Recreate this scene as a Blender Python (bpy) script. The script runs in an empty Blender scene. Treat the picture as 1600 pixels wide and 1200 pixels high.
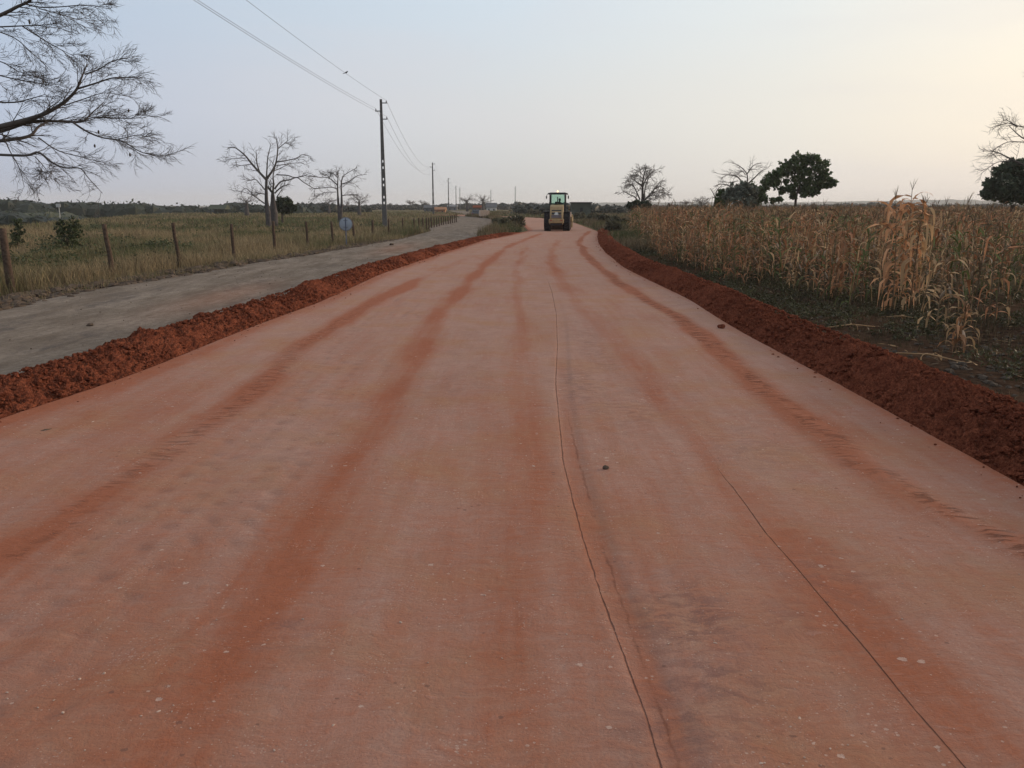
import bpy, math, random
import numpy as np
from mathutils import Vector, Matrix

random.seed(7); RNG = np.random.default_rng(7)
PI = math.pi
scene = bpy.context.scene
COL = scene.collection

# ------------------------------------------------------------------ camera
F = 1270.0; CAMZ = 2.0; HOR = 322.0
PITCH = math.atan((600-HOR)/F)
cam_d = bpy.data.cameras.new('camera'); cam = bpy.data.objects.new('camera', cam_d); COL.objects.link(cam)
cam.location = (0, 0, CAMZ); cam.rotation_euler = (PI/2-PITCH, 0, 0)
cam_d.sensor_width = 36; cam_d.lens = 36*F/1600; cam_d.clip_start = 0.05; cam_d.clip_end = 20000
scene.camera = cam
cp, sp = math.cos(PITCH), math.sin(PITCH)
def ray(px, py):
    xc = (px-800)/F; yc = (600-py)/F
    return np.array([xc, cp+yc*sp, -sp+yc*cp])
def G(px, py, z=0.0):                 # a pixel of the photograph taken to the level z
    d = ray(px, py); t = (z-CAMZ)/d[2]; return np.array([0, 0, CAMZ])+d*t
def W(px, py, Y):                     # a pixel taken to the distance Y
    d = ray(px, py); return np.array([0, 0, CAMZ])+d*(Y/d[1])
def XY(px, Y):                        # ground x at distance Y in the column px (near the horizon)
    return (px-800)/F*Y*cp*1.0/(1.0) if False else W(px, HOR, Y)[0]

# ------------------------------------------------------------------ numpy noise
_tab = np.random.default_rng(3).random((256, 256))
def vn(x, y):
    x = np.asarray(x, float); y = np.asarray(y, float)
    xi = np.floor(x).astype(int); yi = np.floor(y).astype(int); fx = x-xi; fy = y-yi
    fx = fx*fx*(3-2*fx); fy = fy*fy*(3-2*fy)
    a = _tab[xi & 255, yi & 255]; b = _tab[(xi+1) & 255, yi & 255]; c = _tab[xi & 255, (yi+1) & 255]; d = _tab[(xi+1) & 255, (yi+1) & 255]
    return (a*(1-fx)+b*fx)*(1-fy)+(c*(1-fx)+d*fx)*fy
def fbm(x, y, o=4, lac=2.1, g=.5):
    s = 0; a = 1; n = 0
    for i in range(o):
        s = s+a*vn(np.asarray(x)*lac**i+17.3*i, np.asarray(y)*lac**i+5.1*i); n += a; a *= g
    return s/n
def ss(a, b, x): t = np.clip((x-a)/(b-a), 0, 1); return t*t*(3-2*t)

# ------------------------------------------------------------------ mesh building
class MB:
    def __init__(s): s.v = []; s.q = []; s.t = []; s.c = []; s.n = 0; s.a = []
    def add(s, v, q=None, t=None, c=None):
        v = np.asarray(v, float).reshape(-1, 3)
        if q is not None and len(q): s.q.append(np.asarray(q, int).reshape(-1, 4)+s.n)
        if t is not None and len(t): s.t.append(np.asarray(t, int).reshape(-1, 3)+s.n)
        s.v.append(v); s.n += len(v)
        if c is None: c = (.5, .5, .5)
        c = np.asarray(c, float)
        if c.ndim == 1: c = np.tile(c, (len(v), 1))
        s.c.append(c)
    def join(s, o, M=None, c=None):
        v = np.concatenate(o.v)
        if M is not None: v = v@M[:3, :3].T+M[:3, 3]
        cc = np.concatenate(o.c) if c is None else c
        s.add(v, np.concatenate(o.q) if o.q else None, np.concatenate(o.t) if o.t else None, cc)
    def build(s, name, mat, parent=None, smooth=False, col=False, attrs=None):
        me = bpy.data.meshes.new(name)
        V = np.concatenate(s.v); Q = np.concatenate(s.q) if s.q else np.zeros((0, 4), int); T = np.concatenate(s.t) if s.t else np.zeros((0, 3), int)
        me.vertices.add(len(V)); me.vertices.foreach_set('co', V.astype(np.float32).ravel())
        nl = len(Q)*4+len(T)*3
        me.loops.add(nl); me.loops.foreach_set('vertex_index', np.concatenate([Q.ravel(), T.ravel()]).astype(np.int32))
        me.polygons.add(len(Q)+len(T))
        ls = np.concatenate([np.arange(len(Q))*4, len(Q)*4+np.arange(len(T))*3]).astype(np.int32)
        me.polygons.foreach_set('loop_start', ls)
        me.polygons.foreach_set('use_smooth', np.full(len(Q)+len(T), smooth))
        me.update(calc_edges=True)
        if col:
            C = np.concatenate(s.c); at = me.attributes.new('tint', 'FLOAT_VECTOR', 'POINT'); at.data.foreach_set('vector', C.astype(np.float32).ravel())
        for k, a in (attrs or {}).items():
            at = me.attributes.new(k, 'FLOAT', 'POINT'); at.data.foreach_set('value', np.asarray(a, np.float32).ravel())
        me.materials.append(mat)
        o = bpy.data.objects.new(name, me); COL.objects.link(o)
        if parent: o.parent = parent
        return o
    # shapes
    def box(s, c, sz, rot=None, taper=1.0, bev=0.0, col=None):
        x, y, z = [k/2 for k in sz]
        if bev > 0:
            b = bev; pts = []
            prof = [(-x+b, -y), (x-b, -y), (x, -y+b), (x, y-b), (x-b, y), (-x+b, y), (-x, y-b), (-x, -y+b)]
            lv = [(-z, b), (-z+b, 0), (z-b, 0), (z, b)]
            for (zz, ins) in lv:
                for (a, d) in prof:
                    k = taper if zz > 0 else 1
                    pts.append([(a*(1-ins/max(x, 1e-6)))*k, (d*(1-ins/max(y, 1e-6)))*k, zz])
            q = []
            for l in range(3):
                for i in range(8): j = (i+1) % 8; q.append([l*8+i, l*8+j, l*8+8+j, l*8+8+i])
            q += [[0, 7, 6, 1], [1, 6, 5, 2], [2, 5, 4, 3]]; q += [[24, 25, 30, 31], [25, 26, 29, 30], [26, 27, 28, 29]]
            v = np.array(pts)
        else:
            v = np.array([[-x, -y, -z], [x, -y, -z], [x, y, -z], [-x, y, -z], [-x*taper, -y*taper, z], [x*taper, -y*taper, z], [x*taper, y*taper, z], [-x*taper, y*taper, z]])
            q = [[0, 3, 2, 1], [4, 5, 6, 7], [0, 1, 5, 4], [1, 2, 6, 5], [2, 3, 7, 6], [3, 0, 4, 7]]
        if rot is not None: v = v@np.array(Matrix.Rotation(rot[1], 3, rot[0])).T
        s.add(v+np.array(c), q, None, col)
    def prism(s, poly, x0, x1, col=None):   # poly in (y,z), extruded along x
        n = len(poly); v = [[x0, a, b] for a, b in poly]+[[x1, a, b] for a, b in poly]
        q = [[i, (i+1) % n, n+(i+1) % n, n+i] for i in range(n)]
        t = [[0, i+1, i] for i in range(1, n-1)]+[[n, n+i, n+i+1] for i in range(1, n-1)]
        s.add(v, q, t, col)
    def tube(s, P, R, n=6, col=None, cap=True):
        P = np.asarray(P, float); m = len(P)
        R = np.broadcast_to(np.asarray(R, float), (m,))
        T = np.gradient(P, axis=0); T /= np.linalg.norm(T, axis=1)[:, None]+1e-9
        u = np.cross(T[0], [0, 0, 1.]); 
        if np.linalg.norm(u) < .1: u = np.cross(T[0], [1., 0, 0])
        u /= np.linalg.norm(u); V = []; th = np.arange(n)*2*PI/n
        for i in range(m):
            u = u-T[i]*np.dot(u, T[i]); u /= np.linalg.norm(u)+1e-9; w = np.cross(T[i], u)
            V.append(P[i]+R[i]*(np.cos(th)[:, None]*u+np.sin(th)[:, None]*w))
        V = np.concatenate(V); i = np.arange(n); j = (i+1) % n
        q = np.concatenate([np.stack([k*n+i, k*n+j, k*n+n+j, k*n+n+i], 1) for k in range(m-1)])
        t = []
        if cap: t = [[0, k+1, k] for k in range(1, n-1)]+[[(m-1)*n, (m-1)*n+k, (m-1)*n+k+1] for k in range(1, n-1)]
        s.add(V, q, t, col)
    def lathe(s, prof, c, axis='X', n=28, col=None):   # prof (r, h)
        V = []; th = np.arange(n)*2*PI/n
        for r, h in prof:
            a, b = r*np.cos(th), r*np.sin(th); k = np.full(n, h)
            V.append(np.stack({'X': [k, a, b], 'Y': [b, k, a], 'Z': [a, b, k]}[axis], 1))
        m = len(prof); i = np.arange(n); j = (i+1) % n
        q = np.concatenate([np.stack([k*n+i, k*n+j, k*n+n+j, k*n+n+i], 1) for k in range(m-1)])
        s.add(np.concatenate(V)+np.array(c), q, None, col)
    def ico(s, c, r, jit=.15, sq=(1, 1, 1), col=None, rg=random):
        ph = (1+5**.5)/2
        v = np.array([(-1, ph, 0), (1, ph, 0), (-1, -ph, 0), (1, -ph, 0), (0, -1, ph), (0, 1, ph), (0, -1, -ph), (0, 1, -ph), (ph, 0, -1), (ph, 0, 1), (-ph, 0, -1), (-ph, 0, 1)])/1.902
        t = [(0, 11, 5), (0, 5, 1), (0, 1, 7), (0, 7, 10), (0, 10, 11), (1, 5, 9), (5, 11, 4), (11, 10, 2), (10, 7, 6), (7, 1, 8), (3, 9, 4), (3, 4, 2), (3, 2, 6), (3, 6, 8), (3, 8, 9), (4, 9, 5), (2, 4, 11), (6, 2, 10), (8, 6, 7), (9, 8, 1)]
        a = rg.random()*6.28; ca, sa = math.cos(a), math.sin(a)
        v = v*(1+RNG.uniform(-jit, jit, (12, 1))); v = v*np.array(sq)
        v = v@np.array([[ca, -sa, 0], [sa, ca, 0], [0, 0, 1]]).T
        s.add(v*r+np.array(c), None, t, col)
    def sphere(s, c, r, sc=(1, 1, 1), n=12, m=8, col=None):
        prof = [(max(1e-4, math.sin(k*PI/m)), -math.cos(k*PI/m)) for k in range(m+1)]
        o = MB(); o.lathe(prof, (0, 0, 0), 'Z', n); v = np.concatenate(o.v)*np.array(sc)*r+np.array(c); s.add(v, np.concatenate(o.q), None, col)

def grid_mb(X, Y, Z):
    m, n = X.shape; b = MB(); i = np.arange(m*n).reshape(m, n)
    q = np.stack([i[:-1, :-1], i[:-1, 1:], i[1:, 1:], i[1:, :-1]], -1).reshape(-1, 4)
    b.add(np.stack([X, Y, Z], -1).reshape(-1, 3), q); return b

def empty(name, label, cat, loc=(0, 0, 0), rz=0, group=None):
    o = bpy.data.objects.new(name, None); COL.objects.link(o); o.location = tuple(loc); o.rotation_euler = (0, 0, rz); o.empty_display_size = .3
    o['label'] = label; o['category'] = cat
    if group: o['group'] = group
    return o
def tag(o, label=None, cat=None, group=None, kind=None):
    for k, v in (('label', label), ('category', cat), ('group', group), ('kind', kind)):
        if v: o[k] = v
    return o
def copy_tree(r, loc, rz=0, sc=None, label=None, tilt=0):
    c = r.copy(); COL.objects.link(c); c.location = tuple(loc); c.rotation_euler = (random.gauss(0, tilt), random.gauss(0, tilt), rz)
    if sc: c.scale = sc
    if label: c['label'] = label
    for ch in r.children:
        d = ch.copy(); COL.objects.link(d); d.parent = c
    return c

# ------------------------------------------------------------------ materials
def lin(r, g, b):
    f = lambda c: (c/255/12.92) if c/255 <= .04045 else ((c/255+.055)/1.055)**2.4
    return (f(r), f(g), f(b))
class NT:
    def __init__(s, name):
        s.m = bpy.data.materials.new(name); s.m.use_nodes = True; s.t = s.m.node_tree; s.b = s.t.nodes['Principled BSDF']; s.b.inputs['Specular IOR Level'].default_value = .2; s.b.inputs['Roughness'].default_value = .9
    def n(s, ty, **kw):
        o = s.t.nodes.new(ty)
        for k, v in kw.items():
            if k in o.inputs.keys() if isinstance(k, str) else False: pass
            setattr(o, k, v)
        return o
    def l(s, a, b): s.t.links.new(a, b)
    def val(s, sock, v):
        if hasattr(v, 'is_linked') or isinstance(v, bpy.types.NodeSocket): s.l(v, sock)
        else: sock.default_value = v
    def coord(s, scale=(1, 1, 1), kind='Object'):
        tc = s.n('ShaderNodeTexCoord'); mp = s.n('ShaderNodeMapping'); mp.inputs['Scale'].default_value = scale; s.l(tc.outputs[kind], mp.inputs[0]); return mp.outputs[0]
    def noise(s, co, scale, det=4, rough=.55):
        o = s.n('ShaderNodeTexNoise'); s.l(co, o.inputs['Vector']); o.inputs['Scale'].default_value = scale; o.inputs['Detail'].default_value = det; o.inputs['Roughness'].default_value = rough; return o.outputs['Fac']
    def rng(s, v, a, b, c=0, d=1):
        o = s.n('ShaderNodeMapRange'); s.l(v, o.inputs[0]); 
        for i, k in enumerate((a, b, c, d)): o.inputs[i+1].default_value = k
        return o.outputs[0]
    def math(s, op, a, b=0.5, c=None):
        o = s.n('ShaderNodeMath', operation=op); s.val(o.inputs[0], a); s.val(o.inputs[1], b)
        if c is not None: s.val(o.inputs[2], c)
        return o.outputs[0]
    def mix(s, f, a, b, bt='MIX'):
        o = s.n('ShaderNodeMix', data_type='RGBA', blend_type=bt); s.val(o.inputs[0], f)
        for k, v in ((6, a), (7, b)):
            if isinstance(v, tuple): o.inputs[k].default_value = (*v[:3], 1)
            else: s.l(v, o.inputs[k])
        return o.outputs[2]
    def attr(s, n, out='Fac'):
        o = s.n('ShaderNodeAttribute', attribute_name=n); return o.outputs[out]
    def col(s, c):
        if isinstance(c, tuple): s.b.inputs['Base Color'].default_value = (*c, 1)
        else: s.l(c, s.b.inputs['Base Color'])
    def bump(s, h, st=.5, dist=.02):
        o = s.n('ShaderNodeBump'); o.inputs['Strength'].default_value = st; o.inputs['Distance'].default_value = dist; s.l(h, o.inputs['Height']); s.l(o.outputs[0], s.b.inputs['Normal'])

def simple(name, c, rough=.85, vary=.25, scale=8, metal=0, bump=0.0, spec=.12, transm=0):
    k = NT(name); co = k.coord(); nz = k.noise(co, scale)
    f = k.rng(nz, .3, .7, 0, 1); lo = tuple(x*(1-vary) for x in c); hi = tuple(min(1, x*(1+vary)) for x in c)
    k.col(k.mix(f, lo, hi)); k.b.inputs['Roughness'].default_value = rough; k.b.inputs['Metallic'].default_value = metal; k.b.inputs['Specular IOR Level'].default_value = spec
    if bump: k.bump(nz, 1, bump)
    return k.m
def tinted(name, rough=.8, spec=.15, trans=.0, jitter=True):
    k = NT(name); c = k.attr('tint', 'Vector')
    if jitter:
        oi = k.n('ShaderNodeObjectInfo'); hsv = k.n('ShaderNodeHueSaturation'); k.l(c, hsv.inputs['Color'])
        k.l(k.rng(oi.outputs['Random'], 0, 1, .75, 1.25), hsv.inputs['Value']); c = hsv.outputs[0]
    k.col(c); k.b.inputs['Roughness'].default_value = rough; k.b.inputs['Specular IOR Level'].default_value = spec
    if trans:
        tr = k.n('ShaderNodeBsdfTranslucent'); k.l(c, tr.inputs[0]); mx = k.n('ShaderNodeMixShader'); mx.inputs[0].default_value = trans
        out = k.t.nodes['Material Output']; k.l(k.b.outputs[0], mx.inputs[1]); k.l(tr.outputs[0], mx.inputs[2]); k.l(mx.outputs[0], out.inputs['Surface'])
    return k.m

M = {}
# laterite road
k = NT('compacted_laterite'); co0 = k.coord()
dn = k.n('ShaderNodeTexNoise'); k.l(co0, dn.inputs['Vector']); dn.inputs['Scale'].default_value = 2.2; dn.inputs['Detail'].default_value = 5
dv = k.n('ShaderNodeVectorMath', operation='MULTIPLY_ADD'); k.l(dn.outputs['Color'], dv.inputs[0]); dv.inputs[1].default_value = (.30, .30, 0); k.l(co0, dv.inputs[2]); co = dv.outputs[0]
def sc_(v, s3):
    m_ = k.n('ShaderNodeMapping'); m_.inputs['Scale'].default_value = s3; k.l(v, m_.inputs[0]); return m_.outputs[0]
big = k.noise(sc_(co, (1, .35, 1)), .6, 4); streak = k.noise(sc_(co0, (1, .07, 1)), 5.5, 5, .65); fine = k.noise(co, 11, 7, .72); grain = k.noise(co0, 75, 4, .75); trans = k.noise(sc_(co, (.16, 1, 1)), 22, 5, .7); mot = k.noise(co, 2.6, 6, .7)
red = k.attr('red')
C5 = lambda v, a: k.math('MULTIPLY', k.math('SUBTRACT', v, .5), a)
r1 = red
for v_, a_ in ((streak, 1.3), (big, 1.5), (fine, 1.3), (trans, 1.0), (mot, 1.2)): r1 = k.math('ADD', r1, C5(v_, a_))
f = k.rng(r1, -.05, 1.12)
pale = k.mix(k.rng(mot, .35, .65), (.352, .203, .150), (.432, .264, .205))
pale = k.mix(k.rng(k.noise(co, 1.1, 4), .45, .68), pale, (.385, .212, .130))
deep = k.mix(k.rng(fine, .3, .7), (.290, .095, .046), (.365, .130, .070))
c = k.mix(f, pale, deep)
c = k.mix(k.rng(trans, .36, .20, 0, .5), c, (.23, .115, .085)); c = k.mix(k.rng(trans, .60, .80, 0, .5), c, (.50, .33, .27))
wet = k.math('MULTIPLY', k.attr('wet'), k.rng(k.noise(sc_(co, (.7, 1.5, 1)), 8, 6, .75), .46, .58)); c = k.mix(wet, c, (.16, .088, .080))
dent = k.attr('dent'); c = k.mix(k.math('MULTIPLY', dent, .36), c, (.25, .140, .110))
# transverse tears in the loose soil of the right track
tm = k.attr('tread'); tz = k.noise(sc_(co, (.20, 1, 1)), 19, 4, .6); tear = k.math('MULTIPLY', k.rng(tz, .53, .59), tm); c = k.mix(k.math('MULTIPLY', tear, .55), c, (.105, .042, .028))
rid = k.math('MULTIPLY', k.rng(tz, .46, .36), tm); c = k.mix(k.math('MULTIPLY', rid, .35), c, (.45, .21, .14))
# grit of pale stone, gathered in patches
def grit(scale, keep, size, pa, pb, amt, colr, c):
    vo = k.n('ShaderNodeTexVoronoi'); k.l(sc_(co0, (1, 1.25, 1)), vo.inputs['Vector']); vo.inputs['Scale'].default_value = scale
    sp_ = k.n('ShaderNodeSeparateColor'); k.l(vo.outputs['Color'], sp_.inputs[0]); z_ = k.math('MULTIPLY', k.rng(sp_.outputs[0], keep, 1, 0, size), k.rng(k.noise(co0, pa, 4, .7), .44, pb))
    m_ = k.math('LESS_THAN', k.math('ADD', vo.outputs['Distance'], k.math('MULTIPLY', k.math('SUBTRACT', grain, .5), .5)), z_); return k.mix(k.math('MULTIPLY', m_, amt), c, colr), m_
c, g1 = grit(13, .80, .34, .9, .64, .60, (.60, .45, .37), c)
c, g2 = grit(34, .72, .42, 1.7, .62, .55, (.58, .42, .34), c)
c, g3_ = grit(80, .6, .50, 2.5, .60, .45, (.55, .39, .31), c)
c, g4 = grit(22, .88, .40, 1.3, .62, .6, (.14, .075, .06), c)
c = k.mix(k.rng(grain, .40, .70, .0, .42), c, (.22, .105, .075))
wn_ = k.noise(co0, 5, 6, .75); wob = C5(wn_, .06)
def line(att, w, fw, wv):
    d = k.math('ABSOLUTE', k.math('ADD', k.attr(att), fw)); ww = k.math('MULTIPLY', k.rng(k.noise(co0, 9, 4, .7), .3, .7, 1-wv, 1+wv), w); return k.math('SUBTRACT', 1.0, k.math('MINIMUM', k.math('DIVIDE', d, ww), 1.0))
l1 = line('edge_a', .0068, k.math('MULTIPLY', wob, .3), .7); l2 = line('edge_b', .013, wob, .9); l3 = line('edge_c', .0065, k.math('MULTIPLY', wob, .12), .5)
l2 = k.math('MULTIPLY', l2, k.rng(k.noise(co0, 3, 3), .38, .52)) 
lines = k.math('MAXIMUM', l1, l3); c = k.mix(k.math('MULTIPLY', k.math('MULTIPLY', lines, k.rng(k.noise(co0, 2.2, 5, .7), .35, .55, .35, 1)), .85), c, (.10, .045, .036)); c = k.mix(k.math('MULTIPLY', l2, .6), c, (.14, .05, .03))
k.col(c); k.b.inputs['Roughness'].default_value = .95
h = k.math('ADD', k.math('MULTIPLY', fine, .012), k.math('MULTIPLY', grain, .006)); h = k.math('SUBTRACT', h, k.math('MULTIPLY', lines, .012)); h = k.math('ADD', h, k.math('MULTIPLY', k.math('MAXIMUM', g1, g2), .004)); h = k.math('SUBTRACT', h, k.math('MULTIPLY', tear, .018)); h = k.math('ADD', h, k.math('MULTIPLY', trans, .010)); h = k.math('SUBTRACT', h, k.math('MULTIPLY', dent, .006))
k.bump(h, .9, 1.0); k.b.inputs['Specular IOR Level'].default_value = .10; M['road'] = k.m

k = NT('loose_red_soil'); co = k.coord(); a = k.noise(co, 5, 6, .65); b = k.noise(co, 40, 5, .7)
c = k.mix(k.rng(a, .35, .65), (.170, .050, .028), (.350, .115, .062)); c = k.mix(k.rng(b, .62, .36, 0, .85), c, (.070, .020, .014)); cg = k.noise(co, 110, 3, .7); c = k.mix(k.rng(cg, .52, .72, 0, .6), c, (.42, .16, .10)); k.col(c); k.bump(k.math('ADD', k.math('MULTIPLY', a, .03), k.math('MULTIPLY', b, .05)), 1.0, 1.0); k.b.inputs['Specular IOR Level'].default_value = .0; M['soil'] = k.m
k = NT('grey_gravel'); co = k.coord(); cs = k.coord((1, .22, 1)); a = k.noise(cs, 1.9, 7, .72); b = k.noise(co, 7, 7, .75); g = k.noise(co, .5, 5, .7); g3 = k.noise(co, 60, 3)
c = k.mix(k.rng(a, .38, .64), (.170, .138, .108), (.30, .252, .204)); c = k.mix(k.rng(g, .48, .68, 0, .6), c, (.15, .122, .095)); c = k.mix(k.rng(b, .47, .66, 0, .7), c, (.12, .10, .085)); c = k.mix(k.rng(k.noise(k.coord((1, .35, 1)), .9, 6, .75), .55, .66, 0, .6), c, (.10, .090, .085))
c = k.mix(k.math('MULTIPLY', k.attr('red'), k.rng(b, .3, .6, .4, 1)), c, (.40, .16, .09)); c = k.mix(k.rng(g3, .55, .8, 0, .5), c, (.38, .33, .28))
k.col(c); k.bump(k.math('ADD', k.math('MULTIPLY', b, .05), k.math('MULTIPLY', g3, .008)), .9, 1.0); k.b.inputs['Specular IOR Level'].default_value = .0; M['gravel'] = k.m
k = NT('earth'); co = k.coord(); a = k.noise(co, .25, 5); b = k.noise(co, 6, 6, .65); d = k.noise(co, .04, 4)
fld = k.mix(k.rng(a, .4, .6), (.115, .098, .050), (.19, .148, .088)); fld = k.mix(k.rng(d, .42, .6, 0, .75), fld, (.080, .082, .040)); 
soil = k.mix(k.rng(b, .35, .65), (.026, .018, .013), (.085, .052, .034)); soil = k.mix(k.rng(a, .5, .7, 0, .45), soil, (.115, .062, .038))
c = k.mix(k.attr('verge'), fld, soil); k.col(c); k.bump(b, .8, .09); k.b.inputs['Specular IOR Level'].default_value = .0; M['earth'] = k.m
M['leaf'] = tinted('maize_leaf', .75, .2, .18); M['grass'] = tinted('grass_blades', .85, .1, .2); M['foliage'] = tinted('foliage', .6, .3, .22, False)
M['wood'] = simple('weathered_post_wood', (.085, .058, .042), .9, .45, 14, bump=.012); M['bark'] = simple('baobab_bark', (.085, .075, .072), .9, .3, 3, bump=.03); M['twig'] = simple('baobab_twigs', (.098, .084, .075), .9, .25, 3)
M['darkbark'] = simple('dark_bark', (.07, .055, .042), .9, .3, 5); M['concrete'] = simple('pole_concrete', (.12, .115, .11), .9, .2, 6, bump=.006); M['steel'] = simple('galvanised_steel', (.20, .20, .20), .6, .15, 9, .3)
M['wire'] = simple('aluminium_conductor', (.16, .16, .165), .6, .1, 5); M['sign_back'] = simple('dull_aluminium_sign', (.34, .385, .44), .45, .08, 4, .35, spec=.5); M['sign_post'] = simple('sign_post_metal', (.12, .14, .19), .6, .1, 5)
M['yellow'] = simple('machine_yellow', (.34, .235, .11), .5, .15, 5, spec=.5); M['black'] = simple('black_paint', (.018, .018, .02), .55, .2, 6, spec=.4); M['rubber'] = simple('tyre_rubber', (.032, .031, .034), .85, .3, 12); M['roller_steel'] = simple('drum_steel', (.20, .15, .12), .5, .3, 5, .6)
M['greyplastic'] = simple('grey_panel', (.16, .145, .15), .6, .2, 6); M['redlens'] = simple('red_lens', (.35, .05, .03), .3, .1, 5, spec=.5)
M['skin'] = simple('skin', (.06, .035, .025), .6, .1, 5); M['shirt'] = simple('dark_shirt', (.03, .035, .05), .9, .2, 8); M['whitepaint'] = simple('white_paint', (.50, .49, .46), .6, .1, 4); M['beige'] = simple('beige_panel', (.50, .36, .26), .7, .12, 3); M['roof'] = simple('grey_roof', (.11, .115, .12), .8, .15, 1); M['orange'] = simple('orange_roof', (.33, .165, .085), .7, .2, 2); M['wall'] = simple('pink_plaster', (.42, .29, .25), .9, .15, 1); M['greenroof'] = simple('mossy_roof', (.075, .085, .060), .9, .15, 1); M['dullwall'] = simple('weathered_wall', (.075, .085, .070), .9, .25, .6); M['blue'] = simple('bluish_paint', (.075, .085, .10), .5, .15, 3)
M['pebble'] = simple('pale_pebbles', (.44, .32, .25), .8, .3, 20); M['rubble'] = simple('brown_rubble', (.105, .078, .058), .95, .45, 3, bump=.02, spec=.02); M['bird'] = simple('dark_feathers', (.02, .02, .022), .7, .2, 5)
M['far'] = simple('hazy_woodland', (.07, .085, .07), .95, .3, .01); M['glassdark'] = simple('dark_window', (.02, .025, .03), .15, .1, 2, spec=.6)
k = NT('tinted_glass'); k.b.inputs['Base Color'].default_value = (.66, .82, .75, 1); k.b.inputs['Roughness'].default_value = .02; k.b.inputs['Transmission Weight'].default_value = 1; k.b.inputs['IOR'].default_value = 1.01; M['glass'] = k.m
k = NT('lit_beacon'); k.b.inputs['Base Color'].default_value = (.9, .45, .1, 1); k.b.inputs['Emission Color'].default_value = (1, .62, .28, 1); k.b.inputs['Emission Strength'].default_value = 3; M['beacon'] = k.m

# ------------------------------------------------------------------ plan of the roads
def curve(pts): pts = sorted(pts); Y = np.array([p[0] for p in pts]); X = np.array([p[1] for p in pts]); return lambda y: np.interp(y, Y, X)
def smooth_curve(pts, s=1.5):
    f = curve(pts)
    yy = np.linspace(-60, 400, 4601); xx = f(yy); w = np.hanning(int(s*10)*2+3); w /= w.sum(); xp = np.pad(xx, len(w)//2, mode='edge'); xs = np.convolve(xp, w, 'valid'); return lambda y: np.interp(y, yy, xs)
def gp(pl, z=0): return [(G(x, y, z)[1], G(x, y, z)[0]) for x, y in pl]
EL = gp([(0, 655), (100, 624), (200, 591), (300, 550), (400, 509), (500, 472), (600, 427), (700, 393), (760, 375), (800, 367)])
EL = [(-60, -6.6), (-5, -6.0), (3, -5.4)]+EL+[(69, 1.5), (100, 1.2), (140, -2), (165, -7), (190, -16), (400, -120)]
ER = gp([(1600, 757), (1466, 690), (1366, 633), (1233, 560), (1157, 520), (1120, 497), (1070, 465), (1020, 442), (972, 417), (945, 395), (934, 380), (932, 371)])
ER = [(-60, 3.3), (-5, 3.4), (2, 3.55)]+ER+[(67, 6.9), (102, 7.6), (141, 5.0), (165, -.5), (190, -9), (400, -112)]
xL = smooth_curve(EL, 2.0); xR = smooth_curve(ER, 2.0)
GE = gp([(0, 490), (100, 466), (200, 447), (300, 432), (400, 413), (500, 398), (600, 379), (640, 372), (680, 361)], -.2)
GE = [(-60, -10.5), (0, -10.5)]+GE+[(85, -8.3), (123, -9), (225, -12.5), (330, -24), (400, -34)]
xG = smooth_curve(GE, 3.0)
xGR = smooth_curve([(-60, -5.5), (60, -2.2), (80, -1.6), (121, -2.4), (225, -6.3), (330, -16), (400, -25)], 3)   # right side of the gravel road where it leaves the new road
def xBL(y): return xL(y)-1.0
def crest(az): return np.interp(az, [-180, 0, 12, 21, 26, 29, 32, 60, 180], [3000, 3000, 900, 320, 175, 125, 94, 80, 80])
def Hh(x, y, n=True):
    x = np.asarray(x, float); y = np.asarray(y, float)
    r = np.hypot(x, y); az = np.degrees(np.arctan2(-x, np.maximum(y, .01)))
    left = ss(0, 1.2, xG(y)-x)
    z = -.06-.16*ss(0, .9, xL(y)-.5-x)*ss(-8, 0, y+60)*1.0
    z = z-.16*left; z = z+np.where(x > xR(y), -.14*ss(.3, 1.4, x-xR(y)), 0)
    if n: 
        rough = np.clip(left+ss(.8, 2, x-xR(y)), 0, 1)
        z = z+rough*((fbm(x*.45, y*.45, 4)-.5)*.16+.22*left*np.exp(-((xG(y)-x-1.2)/.8)**2)*(fbm(x*1.3, y*1.3, 3)))
    d = np.where(y > 0, ss(0, 90, r-crest(az)), 0); z = z-6*d*(1-ss(500, 1800, r))
    return z

# ground sheet
def spaced(a, b, fine0, fine1, step, growth=1.09):
    pts = list(np.arange(fine0, fine1+1e-6, step)); s = step
    while pts[-1] < b: s *= growth; pts.append(pts[-1]+s)
    s = step
    while pts[0] > a: s *= growth; pts.insert(0, pts[0]-s)
    return np.array(pts)
gx = spaced(-4200, 4200, -24, 20, .22); gy = spaced(-150, 4300, 2, 55, .22, 1.06)
gx = np.clip(gx, -4400, 4400); gy = np.clip(gy, -200, 4300); gx, gy = np.unique(gx), np.unique(gy)
X, Y = np.meshgrid(gx, gy); Z = Hh(X, Y)
inroad = (X > xL(Y)-.2) & (X < xR(Y)+.1) & (Y < 200); Z = np.where(inroad, -.08, Z)
verge = ss(.2, .8, X-xR(Y)+ (fbm(X*.8, Y*.8)-.5)*1.2)*(1-ss(4, 9, X-xR(Y)-2+(fbm(X*.3, Y*.3)-.5)*6)*.45)*(1-ss(45, 90, Y))
verge = np.maximum(verge, .75*ss(-.4, .3, xG(Y)-X)*(1-ss(2.6, 4.2, xG(Y)-X+(fbm(X*.9, Y*.9)-.5)*1.5))*(1-ss(60, 100, Y)))
g = grid_mb(X, Y, Z).build('ground', M['earth'], smooth=True, attrs={'verge': verge}); tag(g, kind='structure')

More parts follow.
